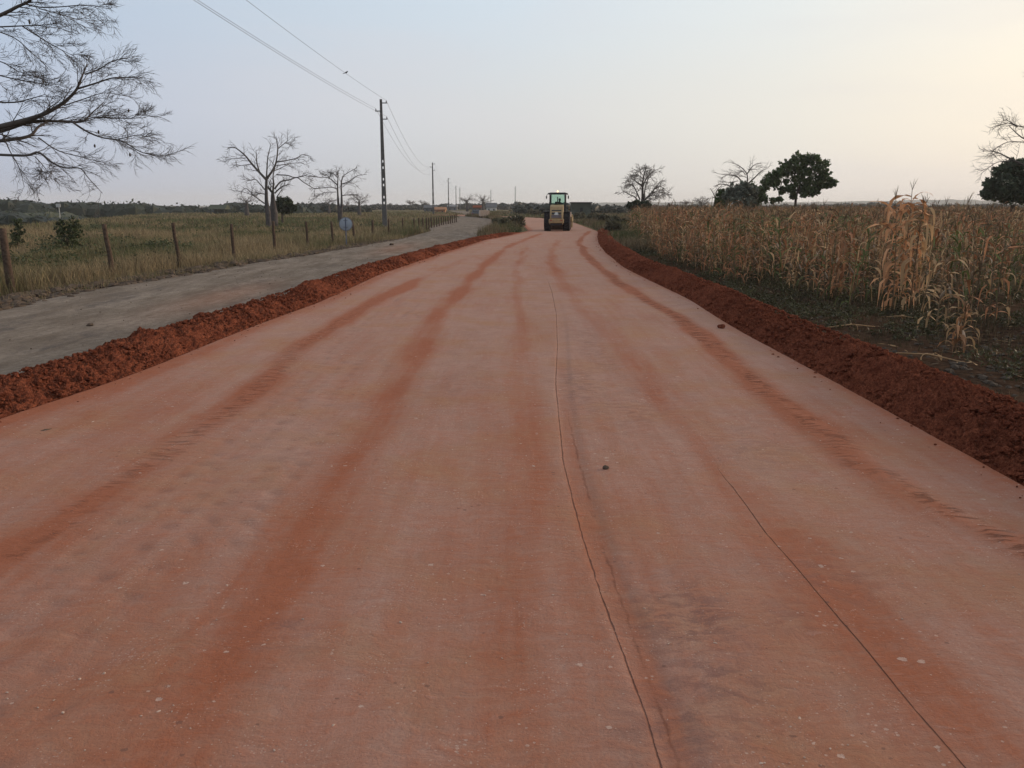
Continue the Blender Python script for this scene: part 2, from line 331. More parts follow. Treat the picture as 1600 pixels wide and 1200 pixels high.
# gravel road
yy = np.concatenate([np.arange(-20, 60, .3), np.arange(60, 380, 2.0)]); uu = np.linspace(0, 1, 60)
gl = xG(yy)-.3; gr = np.where(yy < 60, xL(yy)-.25, xGR(yy)); gr = np.where((yy >= 50) & (yy < 90), (xL(yy)-.25)*(1-ss(50, 90, yy))+xGR(yy)*ss(50, 90, yy), gr)
gr = np.where(yy < 50, xL(yy)-.25, gr)
X = gl[:, None]+(gr-gl)[:, None]*uu; Y = np.repeat(yy[:, None], 60, 1)+0*X
tr = (fbm(X*.9, Y*.12, 3)-.5)*.05; Z = np.maximum(-.155+tr*(np.minimum(uu, 1-uu)*8).clip(0, 1), -10)+np.where(Y > 90, .08, 0)
edge = (1-ss(0, .08, uu))[None, :]; Z = Z-edge*.03
rd = np.exp(-((gr[:, None]-X-.2)/.45)**2)*.4 
pr = G(352, 462, -.15); rd = rd+np.exp(-((X-pr[0])/.8)**2-((Y-pr[1])/3.5)**2)*.35
pr = G(620, 388, -.15); rd = rd+np.exp(-((X-pr[0])/.9)**2-((Y-pr[1])/6)**2)*.3
g = grid_mb(X, Y, Z).build('gravel_road', M['gravel'], smooth=True, attrs={'red': rd.clip(0, 1)}); tag(g, kind='structure')

# red road: rows by distance, columns across
ys = [-15.]
while ys[-1] < 195:
    y = ys[-1]; ys.append(y+(.3 if y < 1.8 else max(.028, .0085*y)))
ys = np.array(ys); nu = 330; uu = np.linspace(0, 1, nu); L = xL(ys)-.12; Rr = xR(ys)+.12
X = L[:, None]+(Rr-L)[:, None]*uu; Y = np.repeat(ys[:, None], nu, 1)
def pl(pts, z=0):
    p = sorted(gp(pts, z)); return np.array([a for a, b in p]), np.array([b for a, b in p])
def stripe(pts, w0, inten, pre=None):
    a, b = pl(pts); x = np.interp(Y, a, b); sl = (b[0]-b[1])/(a[0]-a[1]) if len(a) > 1 else 0
    x = np.where(Y < a[0], b[0]+(Y-a[0])*sl, x); x = x+(fbm(Y*.35+w0*9, Y*0+w0*31, 3)-.5)*.22
    w = w0*(.45+.9*fbm(Y*.5+3, Y*0+w0*7, 3))*(1+.35*(fbm(X*4, Y*1.5, 3)-.5))
    m = np.exp(-((X-x)/w)**2)*(1-ss(a[-1]-2, a[-1]+2, Y)); return m*inten*(.15+1.5*fbm(X*1.1+w0*9, Y*.45+w0*5, 4))*(.45+.55*ss(4, 12, Y)), x, w
s1, x1, w1 = stripe([(655, 437), (600, 465), (533, 500), (460, 548), (377, 627), (283, 693), (217, 747), (117, 810), (33, 853)], .22, 1.7)
s2, x2, w2 = stripe([(846, 365), (793, 385), (750, 423), (720, 453), (676, 503), (656, 547), (630, 587), (606, 617), (590, 660), (560, 705), (520, 770), (480, 850), (433, 930), (370, 1010), (300, 1120), (265, 1190)], .24, 1.35)
s3, x3, w3 = stripe([(822, 385), (806, 420), (810, 460), (813, 510), (813, 567), (826, 627), (833, 677), (838, 760), (825, 850), (805, 950), (800, 1060), (805, 1190)], .16, .62)
s3b, _, _ = stripe([(806, 700), (770, 820), (745, 940), (730, 1060), (720, 1190)], .24, .35)
s4, x4, w4 = stripe([(872, 375), (863, 390), (863, 410), (883, 447), (912, 485), (966, 543), (1016, 603), (1066, 653), (1150, 755), (1240, 855), (1380, 1000), (1530, 1180)], .24, .8)
s5, x5, w5 = stripe([(923, 361), (908, 372), (906, 380), (916, 397), (940, 420), (966, 443), (1000, 460), (1066, 503), (1110, 533), (1183, 600), (1266, 660), (1350, 720), (1433, 770), (1533, 820), (1600, 848)], .19, 1.9)
s6, _, _ = stripe([(740, 400), (640, 440), (520, 505), (400, 560), (250, 640), (100, 715), (0, 760)], .22, .3)
edgeL = np.exp(-((X-xL(Y)-.05)/.28)**2)*.95; edgeR = np.exp(-((X-xR(Y)+.0)/.13)**2)*.5
near = .42*(1-ss(2.5, 14, Y))  # nearest stretch reddened and darkened: vignetting and view-angle falloff put into the colour
red = np.clip(s1*1.0+s2+s3+s3b+s4+s5+s6+edgeL+edgeR+near, 0, 1.3)
Z = np.full_like(X, .0)+(fbm(X*.7, Y*.22, 3)-.5)*.035+(fbm(X*6, Y*6, 3)-.5)*.006*(1-ss(15, 30, Y))
# tread ripples along the right stripe, pad marks left of centre
wav = np.sin(2*PI*Y/.115+2.2*fbm(X*3, Y*2)+X*5); m5 = np.exp(-((X-x5+.02)/.17)**4)*(1-ss(45, 75, Y)); tread = m5*ss(.25, .42, fbm(X*1.5+4, Y*.6, 3)); m1_ = np.exp(-((X-x1)/.14)**4)*ss(.42, .55, fbm(X*1.5+14, Y*.5, 3))*(1-ss(14, 20, Y))*.6; tread = np.maximum(tread, m1_); m5 = m5*(1-ss(8, 11, Y))
Z = Z+m5*(.010*wav*ss(.45, .6, fbm(X*1.5+4, Y*.8, 3))+.012)+np.exp(-((X-x5)/.07)**2)*.010*fbm(X*9, Y*9)*(1-ss(25, 50, Y))
mid = x1*.5+x2*.5; dent = np.zeros_like(X)
for off in (-.42, -.16, .12, .42):
    c = mid+off+(fbm(X*1.3, Y*1.7+off*40, 2)-.5)*.25; ph = (Y/.30+off*3.3+(fbm(X*2+off*9, Y*.8, 2)-.5)*1.6) % 1; dm = (.35+.9*fbm(X*3+off*20, Y*3, 3))*np.exp(-((X-c)/.07)**2)*np.exp(-((ph-.5)/.15)**2)*ss(.30, .5, fbm(X*.9+off, Y*.5, 3))*(1-ss(16, 24, Y)); Z = Z-dm*.012; dent = np.maximum(dent, dm)
wav2 = .5+.5*np.sin(2*PI*Y/.16); mt = np.exp(-((X-x3-.75)/.30)**4)*ss(.5, .62, fbm(X*.8+7, Y*.35+2, 3))*(1-ss(16, 25, Y)); Z = Z-mt*wav2*.005
def sd(pts, y0, y1):
    a, b = pl(pts); x = np.interp(Y, a, b); sl = (b[0]-b[1])/(a[0]-a[1]); x = np.where(Y < a[0], b[0]+(Y-a[0])*sl, x)
    d = X-x; return d+np.sign(d+1e-9)*(ss(y1*.8, y1, Y)*.3)
ea = sd([(853, 430), (862, 455), (869, 490), (871, 540), (868, 600), (873, 650), (880, 720), (895, 780), (908, 830), (930, 900), (955, 970), (985, 1050), (1010, 1115), (1033, 1198)], 0, 26)
eb = sd([(875, 600), (888, 650), (900, 700), (925, 790), (945, 860), (970, 930), (1000, 1020), (1030, 1100), (1062, 1195)], 0, 9)
ec = sd([(1085, 670), (1130, 740), (1160, 780), (1195, 830), (1240, 880), (1290, 940), (1350, 1010), (1400, 1072), (1450, 1132), (1508, 1198)], 0, 7)
Z = Z-.010*ss(-.02, .02, ea)*(1-ss(.12, .2, ea))*(1-ss(9, 20, Y)); red = red+.35*ss(-.02, .01, ea)*(1-ss(.10, .16, ea))*(1-ss(6, 12, Y))
wet = np.zeros_like(X)
for (px, py, rx, ry, it) in ((1075, 960, .30, .38, .7), (1120, 1060, .25, .3, .55), (1050, 1090, .2, .2, .4), (1225, 960, .2, .22, .3), (905, 600, .28, 1.5, .5), (1010, 610, .4, .9, .3), (930, 545, .25, 2.5, .4), (1060, 1130, .3, .25, .5), (980, 640, .5, .8, .35), (1180, 700, .4, .6, .3), (1300, 900, .4, .4, .3), (700, 600, .4, 1.2, .25), (450, 1000, .25, .2, .3), (440, 985, .08, .1, .7)):
    c = G(px, py); wet = np.maximum(wet, it*np.exp(-((X-c[0])/rx)**2-((Y-c[1])/ry)**2))
roadz = Z; 
edge_drop = np.minimum(ss(0, .012, uu), ss(0, .012, 1-uu))[None, :]; Z = Z-.07*(1-edge_drop)
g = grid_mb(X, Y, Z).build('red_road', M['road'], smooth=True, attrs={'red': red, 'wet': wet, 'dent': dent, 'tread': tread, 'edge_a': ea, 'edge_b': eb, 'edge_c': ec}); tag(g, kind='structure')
def road_z(x, y): return float((fbm(x*.7, y*.22, 3)-.5)*.035)

# ------------------------------------------------------------------ berms of loose red soil
def berm(name, edgef, side, y0, y1, wfun, hfun, seed):
    ys = [y0]
    while ys[-1] < y1: y = ys[-1]; ys.append(y+(.06 if y < 2 else max(.018, .0042*y)))
    ys = np.array(ys); n = 104; t = np.linspace(0, 1, n)
    w = wfun(ys)[:, None]; e = edgef(ys)[:, None]; X = e+side*(t*w-.02)+(fbm(ys*3.1+seed, ys*0, 4)-.5)[:, None]*.18*np.sin(t*PI)[None]+0*e
    toe = ((fbm(ys*4+seed, ys*0+3, 4)-.5)*.16+(fbm(ys*16+seed, ys*0+3, 3)-.5)*.09)[:, None]; X = X+side*toe*(1-t)**3
    Y = np.repeat(ys[:, None], n, 1)
    prof = np.where(t < .58, np.sin(np.clip(t/.58, 0, 1)*PI/2)**1.15, np.cos((t-.58)/.42*PI/2)**1.2)
    H = hfun(ys)[:, None]*(.52+.96*fbm(ys*.8+seed, ys*0+1, 4))[:, None]
    msk = np.minimum(1, np.sin(t*PI)*3)
    lump = (fbm(X*5+seed, Y*5, 5, 2.2, .62)-.5); lump2 = np.abs(fbm(X*17+seed, Y*17, 3, 2.1, .7)-.5)
    Z = -.035+prof*H+lump*.15*msk*np.minimum(1, H/.2)-lump2*.22*msk
    Z = Z+(fbm(X*42+seed, Y*42, 3, 2.1, .7)-.5)*.045*msk+(fbm((X+Y*.5)*9+seed, (Y-X*.5)*24, 3)-.5)*.05*msk
    Z = Z-(1-msk)*.03; base = np.where(t > .75, (t-.75)/.25, 0); Z = Z-base*.19
    return tag(grid_mb(X, Y, Z).build(name, M['soil'], smooth=True), kind='structure')
one = lambda v: (lambda y: np.full_like(np.asarray(y, float), v))
wl = lambda y: np.interp(y, [-15, 8, 20, 40, 70], [1.15, 1.1, 1.05, .95, .9]); hl = lambda y: np.interp(y, [-15, 8, 20, 40, 58, 66], [.26, .27, .29, .24, .2, .0])
wr = lambda y: np.interp(y, [-15, 6, 15, 30, 70], [1.25, 1.2, 1.2, 1.15, 1.2]); hr = lambda y: np.interp(y, [-15, 5, 15, 40, 68], [.34, .34, .33, .31, .26])
berm('berm_left', xL, -1, -15, 66, wl, hl, 11.0); berm('berm_right', xR, 1, -15, 68, wr, hr, 47.0)
# clods scattered on the berms (uncountable)
b = MB()
for side, ef, wf, hf, y1 in ((-1, xL, wl, hl, 60), (1, xR, wr, hr, 62)):
    for i in range(16500):
        y = (4+ (y1-4)*random.random()**1.9) if i > 1500 else random.uniform(-4, 4.2); t = random.random()**.9*1.05-.05; e = float(ef(y)); w = float(wf(y)); h = float(hf(y))
        if t < 0: t = -abs(random.gauss(0, .12)); 
        p = math.sin(min(max(t, 0)/.58, 1)*PI/2)**1.15 if t < .58 else math.cos((min(t, 1)-.58)/.42*PI/2)**1.2
        r = random.choice((.007, .009, .010, .012, .014, .018, .024, .034))*random.uniform(.7, 1.3)*(1 if t > .1 else .8)*(1 if y < 25 else 1.4)
        if t < .04: 
            if random.random() < (.25 if side < 0 else .7): continue
            r *= .6
        z = -.03+p*h*.98-max(0, (t-.75)/.25)*.19 if t > 0 else 0
        b.ico((e+side*t*w, y, z+r*.2), r, .3, (1, random.uniform(.7, 1.2), .8))
tag(b.build('soil_clods', M['soil'], smooth=False), 'loose clods of red soil scattered over the berms beside the road', None, None, 'stuff')
# named clods
def rock(name, x, y, z, r, mat, label, cat, sq=(1, 1, .8), group=None):
    o = MB(); 
    for k in range(11): o.ico((random.gauss(0, r*.2), random.gauss(0, r*.2), r*.6*sq[2]+random.gauss(0, r*.1)), r*random.uniform(.5, .85), .2, sq)
    q = o.build(name, mat, smooth=True); q.location = (x, y, z); return tag(q, label, cat, group)
p = G(1127, 513); rock('soil_clod', p[0], p[1], .0, .07, M['soil'], 'single round red clod lying on the road beside the right berm', 'clod')
p = G(947, 731); rock('soil_clod', p[0], p[1], -.01, .028, M['rubble'], 'small dark brown clod lying alone near the middle of the red road', 'clod')
p = W(312, 489, 0+G(312, 500, .1)[1]); rock('soil_clod', p[0], p[1], p[2]-.14, .12, M['soil'], 'big rounded red clod poking up from the crest of the left berm', 'clod')
p = G(1400, 568, .3); rock('soil_clod', p[0], p[1]-.1, .2, .10, M['soil'], 'big red clod on the crest of the right berm', 'clod')

# pebbles on the road
b = MB()
for i in range(5200):
    y = 2.4+18*random.random()**1.7; x = random.uniform(float(xL(y))+.1, float(xR(y))-.1)
    if fbm(x*1.1+3, y*1.1, 4) < random.uniform(.46, .62): continue
    r = random.choice((.0015, .002, .002, .003, .003, .004, .006))*random.uniform(.7, 1.3)*(1+y*.02)
    b.ico((x, y, road_z(x, y)+r*.1), r, .3, (1.2, .8, .45))
for px, py, r in ((248, 1113, .012), (833, 727, .022), (1537, 778, .026), (865, 977, .012), (548, 757, .02), (187, 920, .014), (60, 1170, .016), (1118, 1003, .012), (518, 727, .018), (1190, 1190, .016), (1250, 1120, .014), (140, 828, .02), (1330, 830, .02), (55, 695, .02), (145, 660, .025)):
    p = G(px, py); b.ico((p[0], p[1], road_z(p[0], p[1])-r*.1), r*.62, .35, (1.5, .8, .35))
tag(b.build('pebbles', M['pebble']), 'tiny pale pebbles pressed into the red road', None, None, 'stuff')
for px, py, r in ((72, 673, .045), (100, 677, .02), (118, 668, .025)):
    p = G(px, py); rock('dark_stone', p[0], p[1], -.012, r, M['rubble'], {72: 'largest of three flat dark stones on the road near the left berm', 100: 'smallest of three flat dark stones on the road near the left berm', 118: 'right one of three flat dark stones on the road near the left berm'}[px], 'stone', (1.6, .8, .3), 'flat dark stones near the left berm')
# rubble windrow beyond the gravel road
b = MB()
for i in range(420):
    y = 14+34*random.random()**1.2; x = float(xG(y))-.2-random.random()*(2.4 if y < 32 else 1.2); r = random.uniform(.08, .17); b.ico((x, y, float(Hh(x, y))+r*.35), r, .35, (1.3, 1, .65)); b.ico((x+r*.8, y, float(Hh(x, y))+r*.2), r*.6, .35, (1, 1, .7))
for i in range(8200):
    y = 12+46*random.random()**1.3; x = float(xG(y))+.2-random.random()**.8*(2.9 if y < 32 else 1.7)-abs(random.gauss(0, .2)); r = random.choice((.02, .03, .03, .045, .06, .09, .12))*random.uniform(.6, 1.2)
    if fbm(x*.5, y*.25, 2) < .36: continue
    b.ico((x, y, float(Hh(x, y))+r*.3), r, .3, (1.2, 1, .6))
for i in range(260):
    y = 12+60*random.random(); x = random.uniform(float(xG(y)), float(xL(y))-1); r = random.uniform(.008, .02); b.ico((x, y, -.14), r, .3, (1, 1, .6))
tag(b.build('rubble', M['rubble']), 'low line of brown stones and soil between the gravel road and the grass', None, None, 'stuff')
for px, py, r, lb in ((365, 413, .16, 'dark low stone on the gravel road edge below the fence'), (612, 383, .13, 'dark stone on the gravel road below the concrete pole'), (140, 508, .06, 'small dark stone alone on the near gravel road')):
    p = G(px, py, -.15); rock('dark_stone', p[0], p[1], -.17, r, M['rubble'], lb, 'stone', (1.3, 1, .6))

# ------------------------------------------------------------------ grass
TAN = np.array([.265, .205, .118]); GRN = np.array([.088, .100, .044]); BRN = np.array([.125, .095, .060]); DRK = np.array([.055, .060, .030])
def blade_batch(x, y, z, h, wd, lean, az, colr):
    n = len(x); dx, dy = np.cos(az), np.sin(az); px_, py_ = -dy, dx
    V = np.zeros((n, 5, 3)); 
    for i, (t, ww) in enumerate(((0, 1), (0, -1), (.55, .8), (.55, -.8), (1, 0))):
        off = lean*t**1.7*h; V[:, i, 0] = x+dx*off+px_*wd*ww; V[:, i, 1] = y+dy*off+py_*wd*ww; V[:, i, 2] = z+h*t*(1-.25*(lean*t))
    base = np.arange(n)[:, None]*5; q = base+np.array([0, 1, 3, 2]); t = base+np.array([2, 3, 4]); 
    C = np.repeat(colr[:, None, :], 5, 1)*np.array([.65, .65, 1, 1, 1.15])[None, :, None]*0+np.repeat(colr[:, None, :], 5, 1)
    return V.reshape(-1, 3), q, t, C.reshape(-1, 3)
def grass(name, label, pts, hmean, nb, wd, pal, spread=.18, seed=0):
    b = MB(); x = np.repeat(pts[:, 0], nb)+RNG.normal(0, spread, len(pts)*nb); y = np.repeat(pts[:, 1], nb)+RNG.normal(0, spread, len(pts)*nb)
    z = Hh(x, y)-.02; n = len(x); hh = hmean*(.25+1.5*fbm(x*.22+seed, y*.22, 4)**1.3)*RNG.uniform(.45, 1.4, n)
    f = fbm(x*.16+seed, y*.10+3, 5); f2 = RNG.random(n); dist = np.hypot(x, y)
    m = np.clip((f-.38)/.24+RNG.normal(0, .28, n), 0, 1)[:, None]; c = pal[0]*(1-m)+pal[1]*m; k = (f2 < .22)[:, None]; c = np.where(k, pal[2], c)*RNG.uniform(.7, 1.25, (n, 1))
    w = wd*np.maximum(1, dist/40)
    v, q, t, C = blade_batch(x, y, z, hh, w, RNG.uniform(.1, .8, n), RNG.uniform(0, 2*PI, n), c); b.add(v, q, t, C)
    return tag(b.build(name, M['grass'], col=True), label, None, None, 'stuff')
def scatter(n, ymin, ymax, xa, xb, pw=1.0):
    y = ymin+(ymax-ymin)*RNG.random(n)**pw; a = xa(y); c = xb(y); x = a+(c-a)*RNG.random(n); return np.stack([x, y], 1)
pts = scatter(21000, 14, 75, lambda y: -.72*y-4, lambda y: xG(y)-np.interp(y, [15, 30, 45, 60], [3.1, 2.6, 1.8, 1.2]), .8)
pts = pts[fbm(pts[:, 0]*.5, pts[:, 1]*.5, 3) > .3]
grass('field_grass', 'dry tan and olive grass of the field behind the fence posts', pts, .62, 8, .008, (TAN, GRN, BRN))
pts = scatter(15000, 70, 330, lambda y: -.70*y, lambda y: xG(y)-1.0, 1.5)
az = np.degrees(np.arctan2(-pts[:, 0], pts[:, 1])); pts = pts[np.hypot(pts[:, 0], pts[:, 1]) < crest(az)+20]
grass('far_field_grass', 'far part of the dry grass field reaching the horizon on the left', pts, .50, 6, .014, (TAN*.95, GRN*1.1, BRN), .5, 5)
pts = np.concatenate([scatter(3500, 56, 170, lambda y: np.maximum(xGR(y)+.3, -60), lambda y: np.minimum(xL(y)-1.2, 40), 1.0), scatter(5500, 40, 150, lambda y: xR(y)+1.1, lambda y: np.interp(y, [40, 60, 85, 150], [7.4, 9.3, 13, 30]), 1), scatter(4500, 160, 330, lambda y: -.05*y, lambda y: .5*y, 1)])
grass('verge_grass', 'olive brown grass between the gravel road and the red road and beyond the bend', pts, .62, 8, .012, (BRN*1.15, GRN*.8, TAN*.8), .3, 9)
pts = scatter(1500, 12, 60, lambda y: xG(y)-3.0, lambda y: xG(y)-.5, 1.0)
grass('roadside_tufts', 'sparse dry tufts growing among the rubble along the gravel road', pts, .35, 10, .005, (TAN, BRN, GRN), .08, 2)

# ------------------------------------------------------------------ leafy growth helper
def leaves(b, c, r, n, size, col, flat=.9, shell=.55, wob=.25):
    c = np.asarray(c, float); r = np.broadcast_to(np.asarray(r, float), (3,))
    d = RNG.normal(0, 1, (n, 3)); d /= np.linalg.norm(d, axis=1)[:, None]; rad = shell+(1-shell)*RNG.random((n, 1))**.7; P = c+d*rad*r*(1+wob*(RNG.random((n, 1))-.5))
    a = RNG.normal(0, 1, (n, 3)); a /= np.linalg.norm(a, axis=1)[:, None]; e = np.cross(a, RNG.normal(0, 1, (n, 3))); e /= np.linalg.norm(e, axis=1)[:, None]+1e-9
    s = size*RNG.uniform(.6, 1.3, (n, 1)); V = np.stack([P-a*s, P+e*s*.5, P+a*s, P-e*s*.5], 1); colr = np.asarray(col)*RNG.uniform(.6, 1.35, (n, 1)); C = np.repeat(colr[:, None, :], 4, 1)
    b.add(V.reshape(-1, 3), np.arange(n*4).reshape(n, 4), None, C.reshape(-1, 3))
def clumpy(b, blobs, per, leaf, col, nclump=14, cr=.35, fill=.9, ncl_fill=.35):
    for (c, r) in blobs:
        r = np.broadcast_to(np.asarray(r, float), (3,)); n = nclump
        for i in range(n):
            d = RNG.normal(0, 1, 3); d /= np.linalg.norm(d); p = np.asarray(c)+d*r*random.uniform(.45, fill); q = r.mean()*cr*random.uniform(.6, 1.3)
            leaves(b, p, q, per, leaf, np.asarray(col)*random.uniform(.55, 1.5), shell=.1, wob=.8)
        leaves(b, c, r*.95, int(per*ncl_fill*nclump), leaf, np.asarray(col), shell=.25, wob=.5)
# weeds on the right verge and between the maize
b = MB(); W_G = (.066, .064, .028)
def xE(y): return np.interp(y, [0, 8, 12, 14, 17, 20, 26, 44, 60, 85, 140], [14, 12, 10.0, 8.6, 7.1, 6.0, 5.5, 6.7, 8.4, 12, 23])
cnt = 0
while cnt < 5200:
    y = 8+62*random.random()**1.6; x = float(xR(y))+1.35+abs(random.gauss(0, 1))*(2.2+.12*y); 
    if x > .68*y+1.5: continue
    e = x-float(xR(y)); d = float(fbm(x*.7, y*.7, 3))
    if d+random.gauss(0, .06) < (.475 if e < 4 else .42)+.13*max(0, 1-(e-1.3)/2.2)*(1 if y < 22 else .2)+(.05 if y < 15 else 0): continue
    cnt += 1; r = random.uniform(.04, .15)*(1+y*.022); g_ = random.uniform(.5, 1.3)
    leaves(b, (x, y, float(Hh(x, y))+r*.5), (r, r, r*.75), 14 if y < 30 else 10, .019*(1+y*.035), (W_G[0]*g_, W_G[1]*g_, W_G[2]*g_), shell=.2)
tag(b.build('weeds', M['foliage'], col=True), 'low dark green weeds covering the verge and the foot of the maize', None, None, 'stuff')
pts = scatter(4200, 7, 50, lambda y: xR(y)+1.3, lambda y: xE(y)+3, 1.2); pts = pts[fbm(pts[:, 0]*.6+9, pts[:, 1]*.6, 3) > .38]
grass('verge_litter', 'thin dark dead grass lying on the burnt verge beside the right berm', pts, .16, 7, .004, (BRN*.6, DRK, TAN*.62), .12, 4)

# ------------------------------------------------------------------ maize
C_TAN = np.array([.42, .275, .145]); C_RED = np.array([.29, .132, .065]); C_BRN = np.array([.145, .102, .060]); C_GRN = np.array([.095, .115, .042]); C_PALE = np.array([.58, .45, .32])
def leaf_strip(b, p0, az, L, w, up, droop, col, rg, seg=7):
    p = np.array(p0, float); th = up; P = [p.copy()]; a = az; tw = rg.uniform(-.9, .9)
    for i in range(seg):
        p = p+L/seg*np.array([math.cos(th)*math.cos(a), math.cos(th)*math.sin(a), math.sin(th)]); th = max(-1.5, th-droop*rg.uniform(.5, 1.5)); a += rg.uniform(-.4, .4); P.append(p.copy())
    P = np.array(P); t = np.linspace(0, 1, seg+1); ww = w*np.clip(np.minimum(.45+t*4, (1-t)*1.7+.04), 0, 1); V = []
    for i in range(seg+1):
        an = a+PI/2+tw*i*.5+tw; o = np.array([math.cos(an), math.sin(an), .6*math.sin(i*1.9+tw*5)]); V += [P[i]-o*ww[i]/2, P[i]+o*ww[i]/2]
    q = [[2*i, 2*i+1, 2*i+3, 2*i+2] for i in range(seg)]
    C = np.repeat((np.asarray(col)[None]*(1+.35*(t[:, None]-.4))), 2, 0); b.add(V, q, None, C)
def maize(h, seed, dry=1.0, lod=0, hang=1.0, bend=.06, nl=None, pal=None, lw=1.0):
    rg = random.Random(seed); st = MB(); lf = MB(); tas = MB(); cob = MB()
    n = 6 if lod == 0 else 3; baz = rg.uniform(0, 6.28); P = np.array([[math.cos(baz)*bend*h*(i/n)**2, math.sin(baz)*bend*h*(i/n)**2, h*i/n] for i in range(n+1)])
    sc = (C_BRN*1.25 if rg.random() < dry else C_GRN*1.1); st.tube(P, np.linspace(.014, .006, n+1)*(1 if lod == 0 else 1.5), 5 if lod == 0 else 3, col=sc)
    nl = nl or rg.randint(14, 20); a0 = rg.uniform(0, 6.28)
    if lod: nl = 11
    for i in range(nl):
        t = .12+.84*i/nl; z = h*t; p = np.array([np.interp(z, P[:, 2], P[:, 0]), np.interp(z, P[:, 2], P[:, 1]), z]); r = rg.random()
        if pal is not None: c = pal*rg.uniform(.75, 1.25)
        elif rg.random() > dry: c = C_GRN*rg.uniform(.7, 1.4)
        else: c = C_TAN if r < .28 else C_RED if r < .50 else C_BRN if r < .94 else C_PALE
        c = c*rg.uniform(.75, 1.15); limp = rg.random() < .42*hang
        leaf_strip(lf, p, a0+PI*i+rg.uniform(-.6, .6), rg.uniform(.32, .85)*(h/2)**.6, lw*rg.uniform(.028, .062)*(1 if lod == 0 else 1.5), rg.uniform(.1, .7) if limp else rg.uniform(.7, 1.2), rg.uniform(.45, .8) if limp else rg.uniform(.22, .42), c, rg, 7 if lod == 0 else 4)
    if not lod:
        for i in range(rg.randint(4, 7)):
            a = rg.uniform(0, 6.28); L = rg.uniform(.12, .25); q = P[-1]; e = q+np.array([math.cos(a)*L*.45, math.sin(a)*L*.45, L]); tas.tube([q-[0, 0, .02], (q+e)/2+[0, 0, .02], e], [.004, .005, .002], 3, col=C_BRN*1.1)
        if rg.random() < .8:
            z = h*rg.uniform(.42, .58); p = np.array([np.interp(z, P[:, 2], P[:, 0]), np.interp(z, P[:, 2], P[:, 1]), z]); a = rg.uniform(0, 6.28)
            d = np.array([math.cos(a)*.5, math.sin(a)*.5, .6 if rg.random() < .5 else -.7]); cob.tube([p, p+d*.06, p+d*.18, p+d*.27], [.010, .023, .020, .005], 6, col=C_PALE*rg.uniform(.45, .9))
    else: tas.tube([P[-1], P[-1]+[.02, 0, .2]], [.012, .006], 3, col=C_BRN)
    return st, lf, tas, cob
def maize_thing(h, seed, label, group=None, loc=(0, 0, 0), rz=0, **kw):
    st, lf, tas, cob = maize(h, seed, **kw); r = empty('maize_plant', label, 'maize plant', loc, rz, group)
    st.build('stalk', M['leaf'], r, True, True); lf.build('leaf_blades', M['leaf'], r, True, True)
    if tas.n: tas.build('tassel', M['leaf'], r, True, True)
    if cob.n: cob.build('cob', M['leaf'], r, True, True)
    return r
def gpt(px, py): p = G(px, py, -.22); return (p[0], p[1], float(Hh(p[0], p[1]))-.02)
PG = 'maize plants along the near edge of the crop'
def near(px, py, dx, dy): q = gpt(px, py); return (q[0]+dx, q[1]+dy, q[2])
TP = C_RED*.75+C_TAN*.35
maize_thing(2.6, 101, 'tallest dry reddish maize plant whose tip rises above the horizon', PG, gpt(1406, 486), 0, nl=46, pal=TP*1.35, hang=1.7, bend=.0, lw=1.35)
maize_thing(2.42, 102, 'second dry plant leaning on the left of the tallest reddish maize plant', PG, near(1399, 488, -.1, -.05), 2, nl=36, pal=TP*1.4, hang=1.8, bend=.06, lw=1.4)
maize_thing(2.3, 108, 'paler dry plant crowded against the right of the tallest reddish maize plant', PG, near(1409, 488, .12, -.08), 4, nl=34, pal=C_TAN*1.25, hang=1.8, bend=.05, lw=1.3)
maize_thing(.85, 103, 'short broken maize plant with spread dry leaves, nearest to the right berm', PG, gpt(1490, 553), 0, nl=22, hang=1.1, bend=.15, pal=TP*1.1, lw=1.2)
maize_thing(.7, 109, 'bent tan plant drooping over the short broken maize plant', PG, near(1490, 553, .12, .05), 2.5, nl=16, hang=.6, bend=.35, pal=C_TAN, lw=1.1)
maize_thing(1.35, 104, 'half height bleached maize plant just behind the short broken one', PG, gpt(1462, 520), 1, nl=22, hang=1.6, bend=.08, pal=C_TAN*.9, lw=1.2)
maize_thing(1.5, 110, 'thin greenish maize plant beside the half height bleached one', PG, gpt(1478, 515), 3, nl=12, hang=.9, dry=.4)
maize_thing(1.6, 105, 'green leafed maize plant standing alone at the far right of the verge', PG, gpt(1542, 470), 1, dry=.25, hang=.8)
maize_thing(1.95, 106, 'reddish brown maize clump with hanging leaves left of the tallest maize plant', PG, gpt(1303, 466), 1, nl=36, hang=1.7, pal=TP, lw=1.3)
maize_thing(1.8, 111, 'second reddish maize clump hanging just right of the reddish brown clump', PG, gpt(1325, 462), 4, nl=30, hang=1.7, pal=C_RED*1.1, lw=1.3)
maize_thing(1.85, 107, 'rust red maize clump at the crop edge nearest the middle of the berm', PG, gpt(1113, 427), 1, nl=34, hang=1.8, pal=C_RED*1.25, lw=1.3)
maize_thing(1.7, 112, 'tan maize clump with curtains of dry leaves right of the rust red clump', PG, gpt(1175, 445), 2, nl=30, hang=1.7, pal=TP*1.1, lw=1.2)
